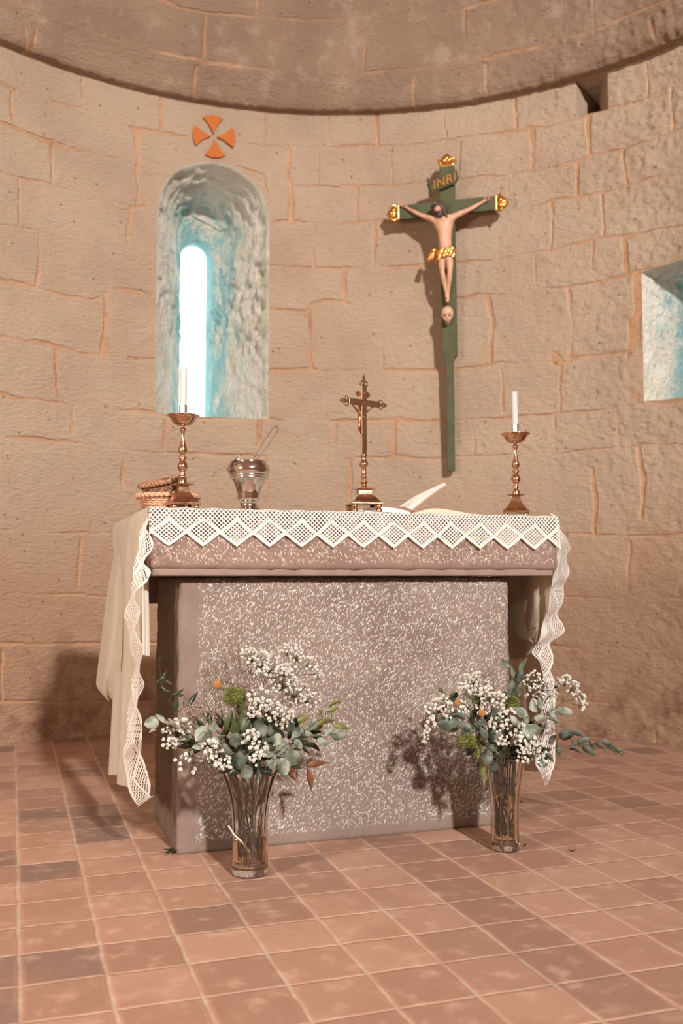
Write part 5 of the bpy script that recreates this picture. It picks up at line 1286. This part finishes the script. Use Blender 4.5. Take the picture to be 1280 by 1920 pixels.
branch(BL, 'dark leaves deep inside the left bouquet behind the white blossoms', [(465,1430),(470,1390),(480,1350)], [(rf.uniform(395,560),rf.uniform(1345,1445),rf.uniform(28,42),rf.uniform(14,20),rf.uniform(10,170),'lance') for _ in range(34)], M_dkleaf, EL, 'greenery_sprig', seed=34, dy=.05)
branch(BL, 'yellow green and amber lance leaves at the right tip of the left bouquet', [(520,1410),(570,1370),(605,1345),(620,1330)], [(627,1318,30,11,20,l_),(625,1331,34,10,5,l_),(613,1352,38,14,20,l_),(640,1362,38,11,350,l_),(598,1362,26,12,30,l_),(568,1347,24,15,20,d_),(600,1336,14,10,20,d_)], M_ygleaf, EL, 'greenery_sprig', seed=32, dy=.0)
branch(BL, 'rust brown lance leaves hanging right of the left vase', [(520,1435),(550,1440),(575,1440)], [(594,1432,42,15,10,l_,0,.2),(581,1462,42,14,278,l_,0,.2),(548,1452,30,16,300,l_)], M_rust, EL, 'greenery_sprig', seed=33, dy=.0)

branch(BR, 'upright eucalyptus sprig standing highest in the right bouquet', [(955,1400),(963,1350),(966,1300),(966,1262)], [(948,1244,26,13,130,d_,0,.3),(963,1262,34,12,115,d_,0,.5),(981,1247,34,13,60,d_,0,.5),(977,1268,32,15,75,d_,0,.3),(960,1290,36,20,85,d_,0,.1),(975,1291,34,13,80,d_,0,.5),(949,1303,24,14,110,d_)], M_euc, ER, seed=41, dy=.02)
branch(BR, 'broad grey green eucalyptus leaf at the left of the right bouquet', [(930,1410),(890,1375),(860,1360)], [(842,1357,44,35,175,r_,0,.1),(870,1362,30,18,160,d_),(877,1374,30,14,20,d_),(860,1342,28,14,150,d_),(890,1392,30,18,200,d_)], M_euc, ER, seed=42)
branch(BR, 'small dark leaf tips at the top left of the right bouquet', [(925,1390),(880,1330),(845,1305)], [(826,1294,14,8,130,l_),(850,1308,26,16,60,r_),(838,1315,24,10,170,l_),(893,1315,26,18,80,r_),(905,1312,30,10,100,l_),(878,1305,24,10,120,l_),(820,1335,22,9,190,l_)], M_midleaf, ER, 'greenery_sprig', seed=43, dy=.03)
branch(BR, 'pale folded eucalyptus leaves right of the upper green flower head', [(960,1400),(975,1355),(990,1335)], [(976,1335,34,20,150,d_,0,.1),(985,1348,38,20,110,d_),(997,1372,38,30,20,r_,0,.1),(1000,1323,30,18,90,d_),(1010,1345,30,14,40,d_),(965,1350,26,16,130,d_),(985,1382,28,22,330,r_)], M_eucp, ER, seed=44, dy=-.02)
branch(BR, 'long pale pointed leaf and oval leaf at the right of the right bouquet', [(985,1400),(1020,1365),(1040,1345)], [(1036,1346,36,14,315,d_,0,.2),(1059,1335,34,19,350,r_,0,.1),(1035,1328,32,12,80,d_,0,.6),(1048,1332,26,10,20,d_),(1020,1350,26,12,30,d_),(1012,1318,26,12,100,d_)], M_eucp, ER, seed=45)
branch(BR, 'crumpled grey green leaves low at the right of the right bouquet', [(980,1425),(1020,1400),(1050,1380)], [(1063,1379,34,24,30,r_,.2,.2),(1082,1376,24,12,340,d_),(1036,1385,26,12,60,d_),(1030,1420,30,12,300,d_),(1015,1430,26,18,330,r_),(1047,1408,26,12,285,d_,0,.2)], M_euc, ER, seed=46)
branch(BR, 'long eucalyptus sprig of curled leaves stretching far right over the floor', [(985,1425),(1030,1404),(1060,1398),(1095,1397),(1130,1401),(1160,1412)],
       [(1074,1393,22,8,110,d_,0,.8),(1078,1407,30,8,340,d_,0,.7),(1088,1390,24,10,60,d_,0,.5),(1094,1389,30,14,15,d_,0,.2),(1103,1408,32,14,325,d_,0,.2),(1108,1398,30,8,300,d_,0,.9),(1120,1393,28,9,15,d_,0,.8),(1128,1403,30,8,325,d_,0,.8),(1138,1394,26,12,340,d_,0,.3),(1146,1404,30,8,325,d_,0,.8),(1158,1406,34,9,335,d_,0,.6),(1161,1412,24,8,325,d_,0,.7)], M_euc, ER, seed=47, dy=.0, rad=.0012)
branch(BR, 'grey green leaves filling the low centre left of the right bouquet', [(945,1430),(915,1410),(905,1390)], [(912,1420,34,24,260,d_),(918,1398,32,20,150,d_),(905,1375,30,16,120,d_),(925,1375,34,24,100,r_),(930,1340,28,20,110,d_),(900,1352,28,14,140,d_),(925,1440,26,18,250,d_)], M_euc, ER, seed=48, dy=-.01)
branch(BR, 'yellow and green drooping leaves under the lower green flower head, right bouquet', [(930,1430),(905,1410),(895,1398)], [(895,1412,38,10,280,l_,0,.2),(903,1408,34,12,285,l_),(905,1448,60,14,275,l_,0,.2),(885,1398,24,8,240,l_),(908,1385,22,8,20,l_)], M_ygleaf, ER, 'greenery_sprig', seed=49, dy=-.01)
branch(BR, 'dark leaves packed behind the low blossoms of the right bouquet', [(950,1430),(950,1400)], [(930,1410,36,20,130,l_),(950,1405,38,22,80,l_),(970,1400,36,20,60,l_),(955,1425,40,22,20,l_),(935,1430,36,18,160,l_),(975,1425,34,18,350,l_),(990,1420,30,16,340,l_),(920,1385,34,16,110,l_),(950,1375,36,18,90,l_),(985,1370,34,16,60,l_),(895,1340,34,12,120,l_),(885,1345,34,10,100,l_),(1000,1400,30,14,20,l_)], M_dkleaf, ER, 'greenery_sprig', seed=50, dy=.035)
branch(BR, 'dark leaves deep inside the right bouquet behind the white blossoms', [(950,1425),(950,1390),(955,1350)], [(rf.uniform(880,1020),rf.uniform(1330,1430),rf.uniform(26,38),rf.uniform(13,18),rf.uniform(10,170),'lance') for _ in range(30)], M_dkleaf, ER, 'greenery_sprig', seed=51, dy=.05)

# --- green spiky heads and ochre balls
def spiky(V_, label, u, v, R, seed, grp, dy=0.):
    rr = random.Random(seed); Y = V_.depth(u, v, rr)-.02+dy; c = atY(u, v, Y); o0 = Vector((V_.x, V_.y, .04)); s_ = Y/1800*1.06*R
    t = thing('green_dianthus', label, 'flower', o0, 0, grp)
    mb = MB(); tip = c-Vector((0, 0, s_*.8)); mb.tube([p-o0 for p in V_.stem(tip, rr)], .0018, 7); mb.build('stem', M_stem, t, smooth=True)
    mb = MB(); mb.ball(c-o0, s_*.72, 16, 10, (1, 1, .85))
    for k in range(900):
        z = rr.uniform(-.75, 1); a = rr.uniform(0, 2*PI); q = math.sqrt(1-z*z); d = Vector((q*math.cos(a), q*math.sin(a), z*.88))
        p0 = c-o0+d*s_*.60; p1 = c-o0+(d+Vector((rr.uniform(-.12,.12), rr.uniform(-.12,.12), rr.uniform(-.05,.12))))*s_*rr.uniform(.9, 1.08)
        w = d.orthogonal().normalized()*s_*.045; w2 = d.cross(w).normalized()*s_*.045
        mb.add([p0+w, p0-w*.5+w2, p0-w*.5-w2, p1], [(0,1,3),(1,2,3),(2,0,3)])
    mb.build('flower_head', M_dian, t)
def billy(V_, label, u, v, R, seed, grp, dy=0.):
    rr = random.Random(seed); Y = V_.depth(u, v, rr)+dy; c = atY(u, v, Y); o0 = Vector((V_.x, V_.y, .04)); s_ = Y/1800*1.06*R
    t = thing('ochre_ball_flower', label, 'flower', o0, 0, grp)
    mb = MB(); mb.tube([p-o0 for p in V_.stem(c-Vector((0, 0, s_*.9)), rr)], .0010, 6); mb.build('stem', M_stem, t, smooth=True)
    mb = MB(); mb.ball(c-o0, s_*.86, 14, 10, (1, 1, .95))
    for k in range(150):
        z = 1-2*(k+.5)/150; a = k*2.399963; q = math.sqrt(1-z*z); mb.ball(c-o0+Vector((q*math.cos(a), q*math.sin(a), z*.95))*s_*.88, s_*.13, 5, 3)
    mb.build('flower_head', M_ball, t, smooth=True)
spiky(BL, 'green spiky flower head left of centre in the left bouquet', 440, 1308, 22, 61, 'green flower heads')
spiky(BR, 'upper green spiky flower head in the middle of the right bouquet', 960, 1320, 18, 62, 'green flower heads', 0)
spiky(BR, 'lower green spiky flower head at the left edge above the right vase', 877, 1391, 19, 63, 'green flower heads', 0)
billy(BL, 'orange ball flower on a thin stem at the left of the left bouquet', 407, 1284, 8, 64, 'ochre ball flowers')
billy(BR, 'leftmost orange ball flower of the right bouquet', 858, 1318, 7, 65, 'ochre ball flowers', -.02)
billy(BR, 'orange ball flower nearer the middle of the right bouquet', 903, 1337, 7.5, 66, 'ochre ball flowers', -.03)

# --- dry branching twigs
def twigs(V_, label, tips, grp, seed, n=5, spread=20, buds=True, dy=.03, bs=.0018):
    rr = random.Random(seed); o0 = Vector((V_.x, V_.y, .04)); t = thing('dried_twig', label, 'dried flower', o0, 0, grp); mb = MB(); bb = MB()
    for (u, v) in tips:
        Y = V_.depth(u, v, rr)+dy; c = atY(u, v, Y); bs0 = Vector((V_.x, V_.y, V_.z)).lerp(c, .45)
        mb.tube([p-o0 for p in V_.stem(bs0, rr)], .0008, 5)
        main = [bs0, bs0.lerp(c, .5)+Vector((rr.uniform(-.008,.008), 0, .004)), c]; ml = [Vector(p) for p in smooth_line(main, 5)]
        mb.tube([p-o0 for p in ml], .0006, 4)
        for k in range(n):
            q = ml[rr.randrange(3, len(ml))]; e = atY(u+rr.uniform(-spread, spread), v+rr.uniform(-spread, spread*.8), Y+rr.uniform(-.015, .015))
            m_ = q.lerp(e, .5)+Vector((0, 0, .003)); mb.tube([x-o0 for x in (q, m_, e)], [.0005, .0004, .0003], 4)
            for s_ in range(4):
                f = m_.lerp(e, s_/4+.2)+Vector((rr.uniform(-.007,.007), rr.uniform(-.005,.005), rr.uniform(-.002,.009)))
                mb.tube([m_.lerp(e, s_/4)-o0, f-o0], .0003, 4)
                if buds: bb.ball(f-o0, bs*rr.uniform(.6, 1.1), 5, 4, (1, 1, 1.2))
    mb.build('twigs', M_twig, t)
    if bb.v: tag(bb.build('buds', M_bud, t, smooth=True), kind='stuff')
TW = 'dried twigs in the vases'
twigs(BL, 'thin bare twigs reaching highest at the upper left of the left bouquet', [(430,1200),(418,1220),(445,1205)], TW, 71, 4, 18, True, .04, .0012)
twigs(BL, 'thin brown twigs rising left of the orange ball, left bouquet', [(398,1245),(380,1262),(422,1240),(410,1262)], TW, 72, 5, 18, True, .04, .0012)
twigs(BL, 'greyish clump of tiny dried flowers at the left of the left bouquet', [(365,1325),(385,1320),(375,1338),(350,1340),(395,1335),(340,1350),(320,1360)], TW, 73, 9, 15, True, .0, .0020)
twigs(BL, 'thin dark twigs at the right side of the left bouquet', [(595,1295),(608,1305),(580,1410),(590,1415)], TW, 74, 4, 14, True, .04, .0012)
twigs(BL, 'faint dry twigs behind the upper white blossoms of the left bouquet', [(455,1260),(470,1255),(470,1290),(460,1275)], TW, 77, 6, 16, True, .04, .0012)
twigs(BR, 'faint dry twigs against the altar at the top of the right bouquet', [(915,1255),(925,1262),(908,1268)], TW, 75, 6, 14, True, .05, .0011)
twigs(BR, 'greyish clump of tiny dried flowers at the right of the right bouquet', [(1020,1350),(1035,1360),(1015,1362),(1040,1372)], TW, 76, 9, 14, True, -.01, .0020)

# white peeled stem seen through the left vase
q = [atY(428,1548,2.62), atY(440,1566,2.62), atY(455,1580,2.62), atY(466,1594,2.625)]
mb = MB(); mb.tube(smooth_line(q, 5), .0022, 8); mb.ball(q[-1], .0045, 8, 6)
tag(mb.build('peeled_stem', M_white, None, smooth=True), 'white peeled stem slanting inside the left glass vase', 'stem')
# leaf scraps fallen on the floor
def scrap(label, u, v, L, W, a, mat, n=1):
    p = atZ(u, v, .004); mb = MB(); rr = random.Random(u)
    for k in range(n):
        V = []; F = []; c = p+Vector((rr.uniform(-.012, .012), rr.uniform(-.008, .008), 0))*(n > 1); b = a+rr.uniform(-1, 1)*(n > 1)
        d = Vector((math.cos(b), math.sin(b), 0)); s = Vector((-d.y, d.x, 0))
        for i in range(9):
            t = i/8; w = max(.03, math.sin(PI*t))*W/2
            for j in (-1, 0, 1): V.append(c+d*(t-.5)*L+s*j*w+Vector((0, 0, .004*abs(2*t-1)**2+(.003 if j else 0)+.002*k)))
        for i in range(8):
            for j in range(2): F.append((i*3+j, (i+1)*3+j, (i+1)*3+j+1, i*3+j+1))
        mb.add(V, F)
    o = mb.build('fallen_leaf', mat, None, smooth=True); m = o.modifiers.new('t', 'SOLIDIFY'); m.thickness = .0006
    tag(o, label, 'leaf', 'leaf scraps on the floor')
scrap('dark crumpled leaves on the floor at the front left corner of the altar', 322, 1600, .030, .010, .3, M_dkleaf, 5)
scrap('small dark curled leaf on the floor well right of the right vase', 1072, 1596, .022, .006, -.4, M_dkleaf)
scrap('tiny dark leaf scrap on the floor touching the right of the right vase', 984, 1586, .016, .005, .2, M_dkleaf)
